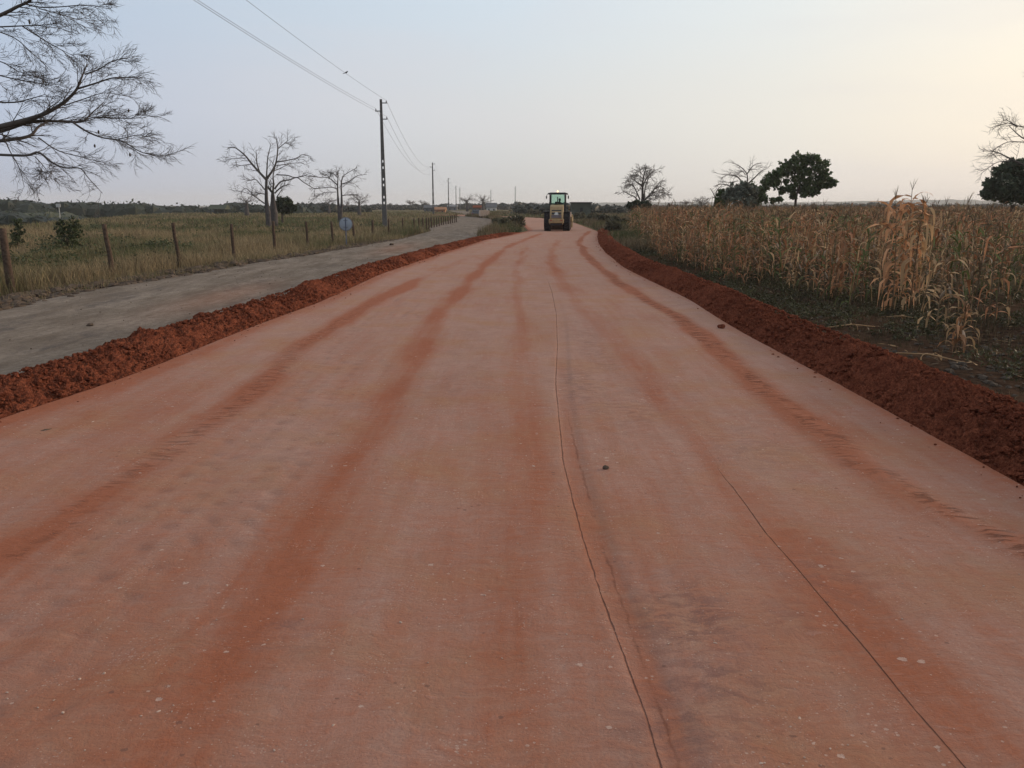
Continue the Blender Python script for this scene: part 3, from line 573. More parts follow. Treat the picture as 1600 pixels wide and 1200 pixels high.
# prototypes
LB = ['bleached tan maize plant with limp hanging leaves in the near rows', 'rusty brown maize plant with curled leaves in the near rows', 'tan and brown maize plant with arched leaves in the near rows', 'maize plant still partly green among the dry near rows']
protos = []
for i in range(14):
    ty = i % 7; lab = LB[0] if ty in (0, 4) else LB[1] if ty in (1, 5) else LB[2] if ty in (2, 6) else LB[3]
    pal = (C_TAN*.95 if ty in (0, 4) else C_RED*1.1+C_BRN*.15 if ty in (1, 5) else None)
    protos.append(dict(h=random.uniform(1.85, 2.15), seed=200+i, lab=lab, dry=.3 if ty == 3 else .82, hang=1.3 if ty in (0, 1, 4) else .8, pal=pal, bend=random.uniform(.02, .12)))
cand = []
for i in range(9000):
    y = random.uniform(8, 150); x = float(xE(y))+random.random()*(.72*y+3-float(xE(y))) if .72*y+3 > float(xE(y)) else None
    if x is None: continue
    # thin by wedge width so the density stays even
    if random.random() > (.72*y+3-float(xE(y)))/(.72*150): continue
    cand.append((x, y))
# even sowing: rows about .95 m, plants .55 m, irregular
cand = []
for rx in np.arange(5.5, 112, .92):
    y = 9.0
    while y < 150:
        y += random.uniform(.5, 1.25)*(1 if y < 70 else 1.15); x = rx+random.gauss(0, .16)
        if x < float(xE(y))+abs(random.gauss(0, .35)) or x > .70*y+2.0: continue
        if y < 24 and random.random() < .3: continue
        if y < 18.6 and abs(x/y-.456) < .035: continue
        if fbm(x*.22, y*.22, 2) < .27 and y < 60: continue
        if y > 90 and x > 12+.45*y and random.random() < .5: continue
        cand.append((x, y))
        if y < 75 and random.random() < .62: cand.append((x+random.gauss(0, .12), y+random.gauss(0, .12)))
cand.sort(key=lambda c: c[1]+.25*max(0, c[0]-float(xE(c[1]))))
near_ = cand[:290]; rest = cand[290:]
roots = [None]*14
for i, (x, y) in enumerate(near_):
    k = random.randrange(14); pr = protos[k]; z = float(Hh(x, y))-.02; s = random.uniform(.74, 1.1); s = s*(.7 if random.random() < .15 else 1)
    if roots[k] is None:
        roots[k] = maize_thing(pr['h'], pr['seed'], pr['lab'], 'maize plants in the near rows', (x, y, z), random.uniform(0, 6.28), dry=pr['dry'], hang=pr['hang'], pal=pr['pal'], bend=pr['bend']); roots[k].scale = (s, s, s)
    else: copy_tree(roots[k], (x, y, z), random.uniform(0, 6.28), (s, s, s), None, .10)
def flat(parts):
    o = MB()
    for p in parts:
        if p.n: o.join(p)
    V = np.concatenate(o.v); Q = np.concatenate(o.q); T = np.concatenate(o.t) if o.t else np.zeros((0, 3), int); C = np.concatenate(o.c); return V, Q, T, C
RAND_ = 0
hi = [flat(maize(pr['h'], pr['seed'], dry=pr['dry'], hang=pr['hang'], pal=pr['pal'])) for pr in protos]; lo = [flat(maize(pr['h'], pr['seed']+50, dry=pr['dry'], hang=pr['hang'], pal=pr['pal'], lod=1)) for pr in protos]
b = MB()
for x, y in rest:
    k = random.randrange(14); V, Q, T, C = (hi if y < 42 else lo)[k]; a = random.uniform(0, 6.28); s = random.uniform(.74, 1.08)*(1.14 if random.random() < .06 else 1); ca, sa = math.cos(a)*s, math.sin(a)*s; w = 1 if y < 60 else 1.25
    lx, ly = random.gauss(0, .10), random.gauss(0, .10)
    V2 = V@np.array([[ca*w, -sa*w, lx*s], [sa*w, ca*w, ly*s], [0, 0, s]]).T+np.array([x, y, float(Hh(x, y, False))-.02]); b.add(V2, Q, T, C*random.uniform(.72, 1.2))
tag(b.build('maize_field', M['leaf'], smooth=True, col=True), 'wide field of dry maize standing behind the near rows', None, None, 'stuff')
b = MB(); rg = random.Random(77)
for i in range(900):
    y = 7.5+30*rg.random()**1.5; x = float(xR(y))+1.25+rg.random()**.8*(5+.1*y)
    if x > .7*y+2: continue
    leaf_strip(b, (x, y, float(Hh(x, y))+.015), rg.uniform(0, 6.28), rg.uniform(.08, .34), rg.uniform(.012, .035), rg.uniform(.0, .35), rg.uniform(.02, .18), (C_TAN if rg.random() < .35 else C_BRN)*rg.uniform(.5, 1.15), rg, 4)
tag(b.build('dry_litter', M['leaf'], col=True), 'scraps of dry maize leaf lying on the dark verge', None, None, 'stuff')
b = MB()
for i in range(3800):
    y = 6.5+30*random.random()**1.5; x = float(xR(y))+1.1+random.random()*(4+.1*y); r = random.choice((.012, .018, .025, .04, .055))*random.uniform(.7, 1.3)
    if x > .7*y+2 or fbm(x*.9+5, y*.9, 3) < .42: continue
    b.ico((x, y, float(Hh(x, y))+r*.1), r, .35, (1, 1, .6))
tag(b.build('dark_clods', M['darkbark']), 'crumbled dark soil clods on the burnt verge', None, None, 'stuff')
b = MB()
for i in range(420):
    y = random.uniform(28, 95); x = random.uniform(-.68*y, float(xG(y))-4)
    if fbm(x*.1, y*.1+8, 3) < .44: continue
    r = random.uniform(.18, .5); g_ = random.uniform(.6, 1.2); leaves(b, (x, y, float(Hh(x, y))+r*.7), (r*1.3, r*1.3, r*.8), 60, .05+y*.0006, (.075*g_, .092*g_, .038*g_), shell=.1, wob=.8)
tag(b.build('field_weeds', M['foliage'], col=True), 'low olive weeds scattered through the dry field grass', None, None, 'stuff')
# fallen stalks
for i, (px, py, L, a) in enumerate(((1330, 515, .9, .1), (1410, 500, .8, -.5), (1452, 565, 1.0, -.9))):
    p = gpt(px, py); o = MB(); rg = random.Random(i); P = [(-L/2*math.cos(a), -L/2*math.sin(a), .05), (0, 0, .10), (L/2*math.cos(a), L/2*math.sin(a), .05)]; o.tube(P, [.011, .012, .008], 5, col=C_TAN)
    for j in range(4): leaf_strip(o, P[1+(j % 2)], rg.uniform(0, 6.28), .35, .04, .3, .5, C_TAN*.9, rg)
    o = o.build('fallen_maize_stalk', M['leaf'], smooth=True, col=True); o.location = p; tag(o, ['dry stalk lying flat on dark soil left of the tallest maize plant', 'bent red brown stalk lying below the tallest maize plant', 'pale stalk lying beside the short broken maize plant'][i], 'fallen stalk', 'fallen maize stalks on the verge')

# ------------------------------------------------------------------ bare trees
wig = .12; RTW = [.006]
def norm(v): return v/(np.linalg.norm(v)+1e-9)
def branch(b, rg, p, d, L, r, lvl, droop, seg=4, up=0.0):
    P = [p]; q = p.copy()
    for i in range(seg):
        d = norm(d+np.array([rg.gauss(0, wig), rg.gauss(0, wig), rg.gauss(0, wig*.8)+up-droop*(i/seg)])); q = q+d*L/seg; P.append(q.copy())
    b.tube(P, np.linspace(r, r*.35, seg+1), 3 if lvl < 2 else 4, cap=False)
    return P, d
def twigs(b, rg, P, r0, r1, lvl, L, n, droop, spread, up=.0):
    P = [np.asarray(p, float) for p in P]; m = len(P)-1
    for i in range(n):
        t = (.12+.88*(i+rg.random())/n)*m; k = min(int(t), m-1); f = t-k; p = P[k]*(1-f)+P[k+1]*f; d0 = norm(P[k+1]-P[k])
        e = norm(np.cross(d0, np.array([rg.gauss(0, 1), rg.gauss(0, 1), rg.gauss(0, 1)]))); e[2] *= .7; d = norm(d0*rg.uniform(.4, 1.0)+e*spread); r = (r0+(r1-r0)*t/m)*.5
        l = L*rg.uniform(.55, 1.25)*(1-.35*t/m); Q, _ = branch(b, rg, p, d, l, max(r, RTW[0]), lvl, droop, 4 if lvl > 0 else 3, up)
        if lvl > 0: twigs(b, rg, Q, r, r*.35, lvl-1, L*.5, max(2, int(n*.62)), droop*1.1, spread, up)
def smoothpath(P, n):
    P = np.asarray(P, float); t = np.linspace(0, len(P)-1, n); o = []
    Q = np.vstack([2*P[0]-P[1], P, 2*P[-1]-P[-2]])
    for u in t:
        k = min(int(u), len(P)-2); f = u-k; a, b_, c, d = Q[k], Q[k+1], Q[k+2], Q[k+3]
        o.append(.5*((2*b_)+(-a+c)*f+(2*a-5*b_+4*c-d)*f*f+(-a+3*b_-3*c+d)*f**3))
    return np.array(o)
def traced_tree(name, label, cat, Y, trunks, limbs, seed, twl, twn, lvl, droop=.15, rmin=.01, spread=.8, mat='bark', group=None, depth=1.6, extra=None, up=0.02):
    RTW[0] = Y*.00022; rg = random.Random(seed); base = W(*trunks[0][0][0], Y); base[2] = float(Hh(base[0], Y)); root = empty(name, label, cat, base, 0, group); tb = MB(); cb = MB()
    for pts, wd in trunks:     # pts from base up in px, wd widths px
        P = [W(x, y, Y)-base for x, y in pts]; P[0][2] = min(P[0][2], 0)-.2; Wp = np.array(wd)/F*Y/2; n = 3*len(P); Pn = smoothpath(P, n); R = np.interp(np.linspace(0, 1, n), np.linspace(0, 1, len(wd)), Wp); tb.tube(Pn, R*(1+.06*np.sin(np.arange(n)*2.1)), 12)
    for li, (pts, w0, w1) in enumerate(limbs):
        dz = rg.uniform(-depth, depth); m = len(pts); P = np.array([W(x, y, Y+dz*i/(m-1)+rg.gauss(0, .05*depth)*(i > 0))-base for i, (x, y) in enumerate(pts)])
        n = 3*m; Pn = smoothpath(P, n); R = np.linspace(w0, w1, n)/F*Y/2; cb.tube(Pn, np.maximum(R, rmin*.5), 6)
        twigs(cb, rg, Pn, R[0]*.7, R[-1], lvl, twl, twn if li % 3 else int(twn*1.3), droop, spread, up)
    if extra: extra(cb, tb, base, rg)
    tb.build('trunk', M[mat], root, True); cb.build('crown', M['twig'], root, True); return root
def sc(z, x0, y0, pts): return [(x0+a/z, y0+b/z) for a, b in pts]
# big tree leaving the frame on the left
T1 = [([(-60, 214), (0, 198), (50, 185), (75, 175), (100, 160), (118, 142), (126, 125), (136, 100)], 9, 1.6), ([(120, 139), (150, 130), (175, 122), (200, 121), (218, 122)], 3, 1), ([(133, 116), (155, 108), (175, 96), (197, 90)], 2.2, .8),
 ([(-60, 216), (0, 205), (50, 190), (100, 190), (128, 190), (142, 178), (162, 160)], 7.5, 1.2), ([(-60, 226), (0, 220), (45, 213), (60, 198), (80, 188)], 7, 3), ([(-20, 241), (40, 243), (60, 238), (80, 253), (100, 262), (125, 263), (138, 278), (160, 302)], 4.5, .8),
 ([(112, 190), (135, 205), (160, 215), (190, 220), (215, 235), (232, 241), (252, 246)], 3.2, .7), ([(185, 218), (208, 212), (222, 210)], 1.5, .6), ([(-60, 48), (0, 24), (28, 10), (45, 2), (60, -15)], 6, 2.5), ([(40, 6), (60, 11), (90, 11), (130, 8), (168, 11)], 2.5, .7), ([(60, 13), (100, 24), (125, 31), (148, 32)], 1.6, .6),
 ([(-40, 44), (0, 42), (45, 40), (70, 39), (88, 36)], 2.6, .8), ([(35, 41), (60, 57), (85, 72), (118, 89)], 2, .7), ([(-30, 40), (20, 58), (45, 78), (75, 106)], 2.2, .7), ([(-30, 158), (20, 160), (45, 155), (72, 147)], 3, .8), ([(-40, 108), (0, 118), (30, 125), (60, 130), (92, 136)], 2.6, .7), ([(-50, 88), (0, 96), (30, 112), (70, 124)], 2.2, .7),
 ([(0, 200), (15, 235), (30, 262), (38, 292)], 2, .6), ([(55, 245), (70, 262), (82, 282)], 1.6, .6), ([(60, 215), (90, 235), (130, 246), (165, 255)], 2.2, .7), ([(100, 165), (130, 155), (165, 145), (205, 152)], 2, .7), ([(125, 190), (150, 183), (190, 185), (228, 184)], 2, .7)]
def ex1(cb, tb, base, rg):
    # the part of the crown beyond the frame's edge
    for i in range(16):
        z = rg.uniform(3.5, 8.5); a = rg.uniform(0, 6.28)
        if -1.2 < math.atan2(math.sin(a), math.cos(a)) < .9 and z < 7: a += PI*.8
        d = np.array([math.cos(a), math.sin(a), rg.uniform(.2, .8)]); P, _ = branch(cb, rg, np.array([0, 0, z]), norm(d), rg.uniform(3.5, 5.5), .12, 3, .1, 7); twigs(cb, rg, P, .09, .03, 1, 1.6, 8, .12, .8)
    for (x, y) in ((-60, 214), (-60, 226), (-60, 48), (-60, 216), (-20, 241), (-40, 44), (-40, 108), (-30, 158), (-30, 40), (-50, 88)):
        e = W(x, y, 27)-base; s0 = np.array([0, 0, max(2.6, e[2]-1.6)]); cb.tube(smoothpath([s0, s0*.45+e*.55+[0, 0, -.1], e], 8), np.linspace(.2, .075, 8), 7)
tr = traced_tree('baobab_tree', 'big leafless baobab whose bare limbs reach in from the left edge of the photo', 'tree', 27, [([(-190, 450), (-188, 330), (-190, 230), (-192, 100), (-196, -60)], [75, 58, 50, 30, 10])], T1, 5, 1.02, 10, 2, .07, depth=1.5, spread=.48, rmin=.016, extra=ex1)
fb = MB()
for (x, y) in ((201, 173), (154, 206), (148, 228), (46, 34), (203, 242)): 
    p = W(x, y, 27.2); fb.sphere(p, .032, (1, 1, 1.8 if y > 40 else 2.6), 8, 6)
fb.v = [v-np.array(tr.location) for v in fb.v]; fb.build('seed_pods', M['darkbark'], tr, True)

z2 = lambda p: sc(7.5, 340, 200, p)
LA = [(z2([(575, 610), (500, 530), (400, 420), (330, 330), (250, 260), (190, 225), (150, 228)]), 4.5, .8), (z2([(492, 515), (465, 430), (455, 340), (450, 255)]), 2.5, .7), (z2([(572, 600), (580, 450), (590, 330), (615, 230), (620, 180)]), 2.5, .6), (z2([(578, 595), (660, 470), (690, 380), (705, 240), (695, 170), (685, 95)]), 3.8, .6), (z2([(712, 240), (790, 175), (845, 130)]), 1.6, .5), (z2([(785, 175), (840, 178), (885, 187)]), 1, .4),
 (z2([(690, 400), (760, 390), (850, 372), (930, 350), (1000, 310), (1110, 342)]), 2.2, .5), (z2([(690, 440), (800, 425), (900, 410), (1010, 412)]), 1.5, .4), (z2([(555, 725), (500, 660), (440, 600), (370, 615), (265, 595)]), 2, .5), (z2([(330, 352), (230, 355), (150, 365), (60, 400)]), 1.3, .5), (z2([(550, 885), (430, 795), (350, 715), (300, 712)]), 2.2, .5), (z2([(440, 805), (380, 775), (260, 740), (165, 730)]), 1.4, .4), (z2([(552, 775), (480, 765)]), 1.8, .8), (z2([(400, 425), (300, 435), (225, 450)]), 1.2, .4)]
traced_tree('baobab_tree', 'leafless baobab with the slim left trunk of the twin pair behind the fence', 'tree', 90, [(z2([(598, 1150), (592, 1000), (575, 880), (570, 740), (572, 600)]), [9, 8, 6, 4.6, 3.8])], LA, 11, 1.5, 7, 1, .05, depth=2.5, group='twin bare baobabs')
LB_ = [(z2([(648, 770), (655, 640), (650, 560), (672, 470)]), 3.6, 1.2), (z2([(668, 715), (740, 630), (850, 605), (930, 580), (1000, 630), (1080, 680), (1140, 712), (1210, 705)]), 2.6, .6), (z2([(690, 548), (820, 555), (900, 580), (1000, 565), (1045, 545), (1095, 530)]), 2, .6), (z2([(668, 765), (750, 690), (835, 660)]), 2.6, 1), (z2([(640, 755), (588, 690)]), 3.6, 3), (z2([(700, 800), (740, 740), (760, 700)]), 1.6, .5), (z2([(660, 500), (720, 480), (800, 440), (860, 420)]), 1.6, .5), (z2([(1140, 712), (1135, 780), (1130, 850)]), .8, .4), (z2([(930, 585), (1000, 560), (1190, 580)]), 1, .4)]
traced_tree('baobab_tree', 'leafless baobab with the thicker right trunk, its low limb drooping to the right', 'tree', 91.5, [(z2([(662, 1170), (658, 1000), (650, 880), (645, 760)]), [13, 12, 8, 4.5])], LB_, 12, 1.4, 6, 1, .08, depth=2.5, group='twin bare baobabs')
z3 = lambda p: sc(8, 480, 250, p)
LC = [(z3([(383, 450), (380, 320), (385, 200), (370, 160)]), 2.6, .6), (z3([(430, 450), (425, 310), (440, 225), (470, 185), (560, 130), (625, 98)]), 2.6, .5), (z3([(378, 315), (270, 225), (150, 215), (20, 190)]), 1.8, .5), (z3([(285, 225), (240, 180)]), 1, .4), (z3([(430, 302), (520, 270), (600, 215), (650, 190), (750, 180)]), 1.8, .5), (z3([(370, 360), (290, 340), (100, 355), (20, 310)]), 1.5, .4), (z3([(365, 400), (250, 405), (130, 432)]), 1.1, .4), (z3([(438, 445), (520, 435), (635, 430)]), 1.5, .7), (z3([(440, 340), (510, 290), (600, 300)]), 1.1, .4), (z3([(385, 230), (330, 170), (300, 155)]), 1, .4)]
traced_tree('baobab_tree', 'leafless baobab with two thin parallel stems, behind the round sign', 'tree', 122, [(z3([(405, 760), (405, 660), (390, 560), (383, 440)]), [6.5, 6, 4, 2.6]), (z3([(418, 760), (418, 650), (430, 560), (430, 440)]), [6.5, 6, 4, 2.6])], LC, 13, 1.7, 7, 1, .05, depth=2.5)
z6 = lambda p: sc(8.89, 950, 240, p)
LD = [(z6([(480, 650), (480, 450), (490, 350), (510, 250), (545, 195)]), 4, .6), (z6([(493, 430), (540, 340), (620, 250), (705, 215)]), 2.4, .5), (z6([(468, 450), (400, 400), (330, 350), (240, 380)]), 2.2, .5), (z6([(445, 640), (400, 540), (360, 460), (300, 420), (240, 440)]), 2.4, .5), (z6([(435, 690), (370, 600), (300, 570), (220, 530), (140, 570)]), 2.2, .5), (z6([(515, 640), (590, 560), (680, 450), (725, 385)]), 3, .6), (z6([(600, 555), (660, 530), (760, 550), (855, 570)]), 1.6, .4), (z6([(560, 600), (620, 575), (800, 578)]), 1.8, .4), (z6([(480, 345), (420, 300), (350, 290)]), 1.6, .4), (z6([(505, 620), (515, 480), (560, 350), (600, 330)]), 2.2, .5), (z6([(640, 500), (720, 450), (780, 500)]), 1.4, .4), (z6([(480, 300), (440, 240), (460, 210)]), 1.3, .4), (z6([(520, 680), (600, 630), (690, 600)]), 1.6, .4), (z6([(360, 460), (340, 400), (380, 340)]), 1.2, .4)]
traced_tree('baobab_tree', 'leafless baobab with a dense fan shaped crown standing alone behind the maize', 'tree', 118, [(z6([(488, 760), (488, 720), (485, 640), (482, 560)]), [9, 8.5, 6, 3.6])], LD, 14, 1.5, 11, 1, .0, depth=3.2, spread=1.0)
z7 = lambda p: sc(7.62, 1110, 230, p)
LE = [(z7([(435, 460), (435, 320), (340, 220), (230, 180)]), 2.4, .5), (z7([(435, 320), (500, 230), (565, 188)]), 2, .5), (z7([(440, 440), (520, 370), (600, 290), (690, 248)]), 2.6, .5), (z7([(390, 430), (340, 370), (300, 340), (200, 330), (85, 315)]), 2.4, .5), (z7([(240, 470), (200, 450), (120, 440), (60, 465)]), 2.2, .8), (z7([(450, 270), (520, 265), (590, 262)]), 1.1, .4), (z7([(420, 330), (380, 290), (300, 300), (210, 310)]), 1.2, .4), (z7([(430, 360), (380, 340), (330, 310)]), 1.1, .4), (z7([(330, 400), (230, 420), (140, 400)]), 1.3, .4)]
traced_tree('baobab_tree', 'leafless baobab rising out of the grey green thicket left of the dark tree', 'tree', 128, [(z7([(433, 700), (433, 600), (434, 520), (435, 440)]), [9, 8, 5, 3])], LE, 15, 1.8, 6, 1, .0, depth=2.5)
traced_tree('dead_tree', 'small dead tree with one crooked fork at the left end of the thicket', 'tree', 98, [(z7([(52, 760), (55, 680), (60, 620)]), [4.5, 4, 3])], [(z7([(58, 630), (45, 570), (0, 490)]), 2.2, .8), (z7([(62, 620), (75, 520), (140, 450)]), 2, .7), (z7([(50, 600), (-20, 610), (-60, 640)]), 1, .4)], 16, .9, 5, 0, .0, mat='darkbark')
LF = [([(1640, 275), (1600, 258), (1575, 246), (1555, 237), (1536, 236)], 3.4, .8), ([(1660, 250), (1620, 225), (1597, 215), (1582, 202), (1576, 196)], 3, .7), ([(1640, 215), (1605, 200), (1588, 196), (1570, 187), (1562, 197)], 2.4, .6), ([(1600, 222), (1575, 222), (1556, 232), (1546, 243)], 1.6, .5), ([(1590, 198), (1575, 192), (1560, 197)], 1.4, .5), ([(1585, 252), (1560, 253), (1545, 262), (1532, 272)], 1.5, .5), ([(1660, 320), (1680, 240), (1700, 180), (1720, 130)], 6, 2), ([(1660, 300), (1720, 250), (1780, 220)], 5, 1), ([(1650, 200), (1630, 150), (1610, 120)], 2, .6)]
traced_tree('baobab_tree', 'leafless baobab whose pale twigs enter the photo at the right edge', 'tree', 62, [([(1665, 380), (1663, 340), (1660, 300), (1662, 230)], [30, 26, 18, 8])], LF, 17, 1.3, 9, 1, .03, depth=1.5)
def small_baobab(px, py_base, Y, h, label, seed, wpx=1.0, group=None, n=9, zb=None):
    RTW[0] = Y*.00009; rg = random.Random(seed); p = W(px, HOR, Y); z = float(Hh(p[0], Y)) if zb is None else zb; root = empty('baobab_tree', label, 'tree', (p[0], Y, z), 0, group); tb = MB(); cb = MB()
    tb.tube([(0, 0, -.3), (0, 0, h*.15), (.05, 0, h*.45), (.05, 0, h*.6)], [h*.075*wpx, h*.07*wpx, h*.04*wpx, h*.02*wpx], 10)
    for i in range(n):
        a = i*6.283/n+rg.uniform(-.3, .3); z0 = h*rg.uniform(.38, .6); P, _ = branch(cb, rg, np.array([.04, 0, z0]), norm(np.array([math.cos(a), math.sin(a), rg.uniform(.2, .9)])), h*rg.uniform(.32, .5), h*.012, 3, .04, 6); twigs(cb, rg, P, h*.010, h*.004, 1, h*.2, 9, .02, .8)
    tb.build('trunk', M['bark'], root, True); cb.build('crown', M['twig'], root, True)
small_baobab(561, 320, 205, 6.6, 'small distant baobab with a flat crown, between the twin stemmed tree and the concrete pole', 21)
small_baobab(541, 322, 300, 5.2, 'tiny distant baobab just right of the twin stemmed tree', 22, 1.2)
small_baobab(385, 335, 190, 5.9, 'faint small baobab far behind the gap left of the twin baobabs', 23, 1.3)
small_baobab(514, 322, 260, 6.2, 'small spreading tree beside the left of the twin stemmed baobab', 24)
small_baobab(730, 322, 330, 7.6, 'distant baobab left of the pair standing over the end of the gravel road', 25)
small_baobab(754.5, 322, 300, 7.9, 'distant baobab with a flat wide top over the parked truck', 26)
small_baobab(1071, 322, 420, 6.0, 'small umbrella shaped tree far behind the maize, right of the fan shaped baobab', 27)
small_baobab(1096, 322, 210, 5.2, 'thin grey leafless scrub tree left of the thicket', 28, .6, n=14)
small_baobab(641, 322, 520, 8, 'small bare tree on the horizon right of the nearest pole', 29); small_baobab(662, 322, 480, 7, 'small bare tree on the horizon just left of the second pole', 30)

# ------------------------------------------------------------------ leafy trees
def leafy(name, label, Y, trunkpx, blobs, leaf, col, per=26, ncl=16, seed=1, limbs=(), mat='darkbark', cat='tree', cr=.34, group=None, fill=.95, nf=.35, grow=1.0):
    rg = random.Random(seed); base = W(*trunkpx[0][0], Y); base[2] = float(Hh(base[0], Y)); root = empty(name, label, cat, base, 0, group); tb = MB(); cb = MB()
    P = [W(x, y, Y)-base for x, y in trunkpx[0]]; P[0][2] = -.3; n = len(P)*3; tb.tube(smoothpath(P, n), np.interp(np.linspace(0, 1, n), np.linspace(0, 1, len(trunkpx[1])), np.array(trunkpx[1]))/F*Y/2, 8)
    for pts, w0, w1 in limbs:
        P = np.array([W(x, y, Y+rg.uniform(-.6, .6)*(i > 0))-base for i, (x, y) in enumerate(pts)]); n = 3*len(P); tb.tube(smoothpath(P, n), np.linspace(w0, w1, n)/F*Y/2, 6)
    bl = []
    for x, y, rx, ry in blobs:
        c = W(x, y, Y+rg.uniform(-1, 1)*rx/F*Y*.8)-base; bl.append((c, (rx*grow/F*Y, rx*grow/F*Y*.9, ry*grow/F*Y)))
    clumpy(cb, bl, per, leaf, col, ncl, cr, fill, nf); tb.build('trunk', M[mat], root, True); cb.build('crown', M['foliage'], root, False, True); return root
DG = (.070, .105, .036)
leafy('evergreen_tree', 'large dark green tree with a domed open crown behind the maize', 92, ([(1243, 335), (1243, 316), (1246, 300), (1251, 285), (1254, 268)], [5, 4, 3.2, 2.8, 1.8]),
 [(1248, 250, 11, 9), (1262, 248, 10, 8), (1275, 254, 11, 9), (1285, 262, 9, 10), (1290, 275, 8, 8), (1300, 286, 7, 6), (1236, 258, 9, 7), (1226, 262, 9, 9), (1215, 272, 10, 9), (1204, 280, 9, 9), (1196, 290, 8, 9), (1210, 288, 8, 7), (1240, 270, 12, 8), (1255, 266, 11, 10), (1270, 272, 11, 10), (1262, 284, 9, 6), (1276, 292, 8, 6), (1270, 301, 8, 5), (1290, 290, 5, 4), (1186, 300, 7, 8), (1192, 310, 7, 6), (1252, 297, 5, 4), (1240, 307, 5, 4), (1218, 311, 5, 3), (1228, 283, 4, 3), (1208, 313, 5, 4), (1256, 305, 4, 3), (1234, 294, 7, 6), (1262, 296, 7, 5), (1246, 282, 9, 7), (1282, 284, 9, 7), (1222, 298, 6, 5), (1240, 300, 4, 4), (1178, 298, 8, 9), (1184, 312, 9, 8), (1176, 316, 9, 7)],
 .15, DG, 26, 20, 3, cr=.34, fill=1.15, nf=.32, grow=1.12, limbs=[([(1247, 300), (1236, 285), (1228, 275)], 2, .9), ([(1217, 318), (1218, 300), (1222, 285), (1230, 278)], 2, .8), ([(1250, 290), (1262, 278), (1275, 268)], 1.8, .8), ([(1254, 275), (1246, 262), (1240, 256)], 1.6, .7), ([(1244, 312), (1234, 304), (1224, 300)], 1.4, .5), ([(1246, 302), (1258, 298), (1268, 296)], 1.4, .5)])
leafy('thicket_bush', 'rounded grey green bush under the bare baobab, left of the dark tree', 86, ([(1150, 340), (1150, 325)], [5, 4]), [(1150, 300, 16, 12), (1165, 296, 14, 11), (1175, 304, 11, 12), (1140, 306, 10, 10), (1158, 315, 20, 10), (1170, 318, 12, 8)], .16, (.13, .145, .11), 30, 30, 4, cr=.24, fill=1.1, cat='bush')
leafy('thicket_bush', 'small dark green bush at the left end of the thicket', 90, ([(1126, 340), (1127, 325)], [4, 3]), [(1127, 303, 7, 7), (1124, 312, 7, 8), (1130, 318, 9, 7), (1122, 322, 7, 5)], .17, DG, 24, 14, 5, cat='bush')
leafy('evergreen_tree', 'dark rounded tree at the right edge under the bare baobab twigs', 66, ([(1585, 345), (1583, 320)], [9, 7]), [(1566, 270, 15, 14), (1580, 262, 16, 12), (1600, 266, 20, 18), (1550, 288, 12, 11), (1570, 292, 18, 16), (1595, 292, 20, 20), (1545, 303, 12, 9), (1580, 308, 26, 12), (1625, 285, 22, 24), (1640, 300, 20, 18)], .15, (.075, .098, .058), 30, 30, 6, cr=.26, fill=1.1)
leafy('dark_bush', 'dark bush at the foot of the fan shaped baobab behind the maize', 110, ([(998, 338), (999, 328)], [4, 3]), [(985, 321, 6, 5), (993, 319, 8, 7), (1003, 322, 9, 7), (1011, 320, 6, 7), (998, 330, 10, 5)], .2, (.038, .056, .03), 26, 16, 7, cat='bush')
leafy('dark_bush', 'dark rounded tree just right of the twin baobabs', 112, ([(441, 340), (441, 332)], [4, 3]), [(442, 315, 11, 8), (450, 320, 11, 8), (436, 322, 9, 9), (446, 328, 13, 6), (458, 325, 6, 5)], .2, (.036, .052, .026), 28, 22, 8, cat='bush')
leafy('field_bush', 'larger leafy green bush in the grass behind the fence on the left', 42, ([(104, 392), (105, 372)], [3, 2.5]), [(104, 360, 15, 11), (96, 355, 9, 8), (112, 352, 8, 9), (106, 370, 18, 9), (118, 362, 8, 8), (100, 381, 17, 9), (114, 380, 15, 9)], .075, (.060, .075, .030), 13, 22, 9, cat='bush', cr=.24, fill=1.45, nf=.1)
leafy('field_bush', 'narrow green bush in the grass near the left edge', 45, ([(27, 385), (27, 365)], [2.5, 2]), [(27, 350, 6, 8), (28, 360, 7, 8), (25, 368, 8, 7), (28, 378, 11, 9), (20, 384, 9, 7)], .075, (.056, .070, .030), 12, 18, 10, cat='bush', cr=.26, fill=1.4, nf=.1)
for i, (px, py, r, Y, lb) in enumerate(((812, 345, 16, 84, 'low brown green bush between the two roads, left of the roller'), (793, 349, 13, 80, 'low bush beside the end of the left berm'), (782, 345, 11, 95, 'low bush right of the far gravel road'), (907, 338, 9, 118, 'grey green bush just right of the roller behind the bend'), (925, 340, 12, 112, 'bush behind the bend, second to the right of the roller'), (946, 342, 13, 95, 'brown green bush behind the end of the right berm'), (966, 345, 12, 82, 'low bush between the right berm and the maize corner'), (835, 330, 8, 190, 'small bush above the road bend left of the roller'), (960, 352, 12, 62, 'low grey bush right of the end of the right berm'))):
    leafy('roadside_bush', lb, Y, ([(px, py+12), (px, py)], [2, 1.5]), [(px+random.uniform(-.6, .6)*r, py+random.uniform(-.25, .35)*r, r*.6, r*.35) for k in range(6)], .085+Y*.0009, (.115, .105, .062), 20, 10, 30+i, cat='bush', group='low bushes along the far roadside', fill=1.3)

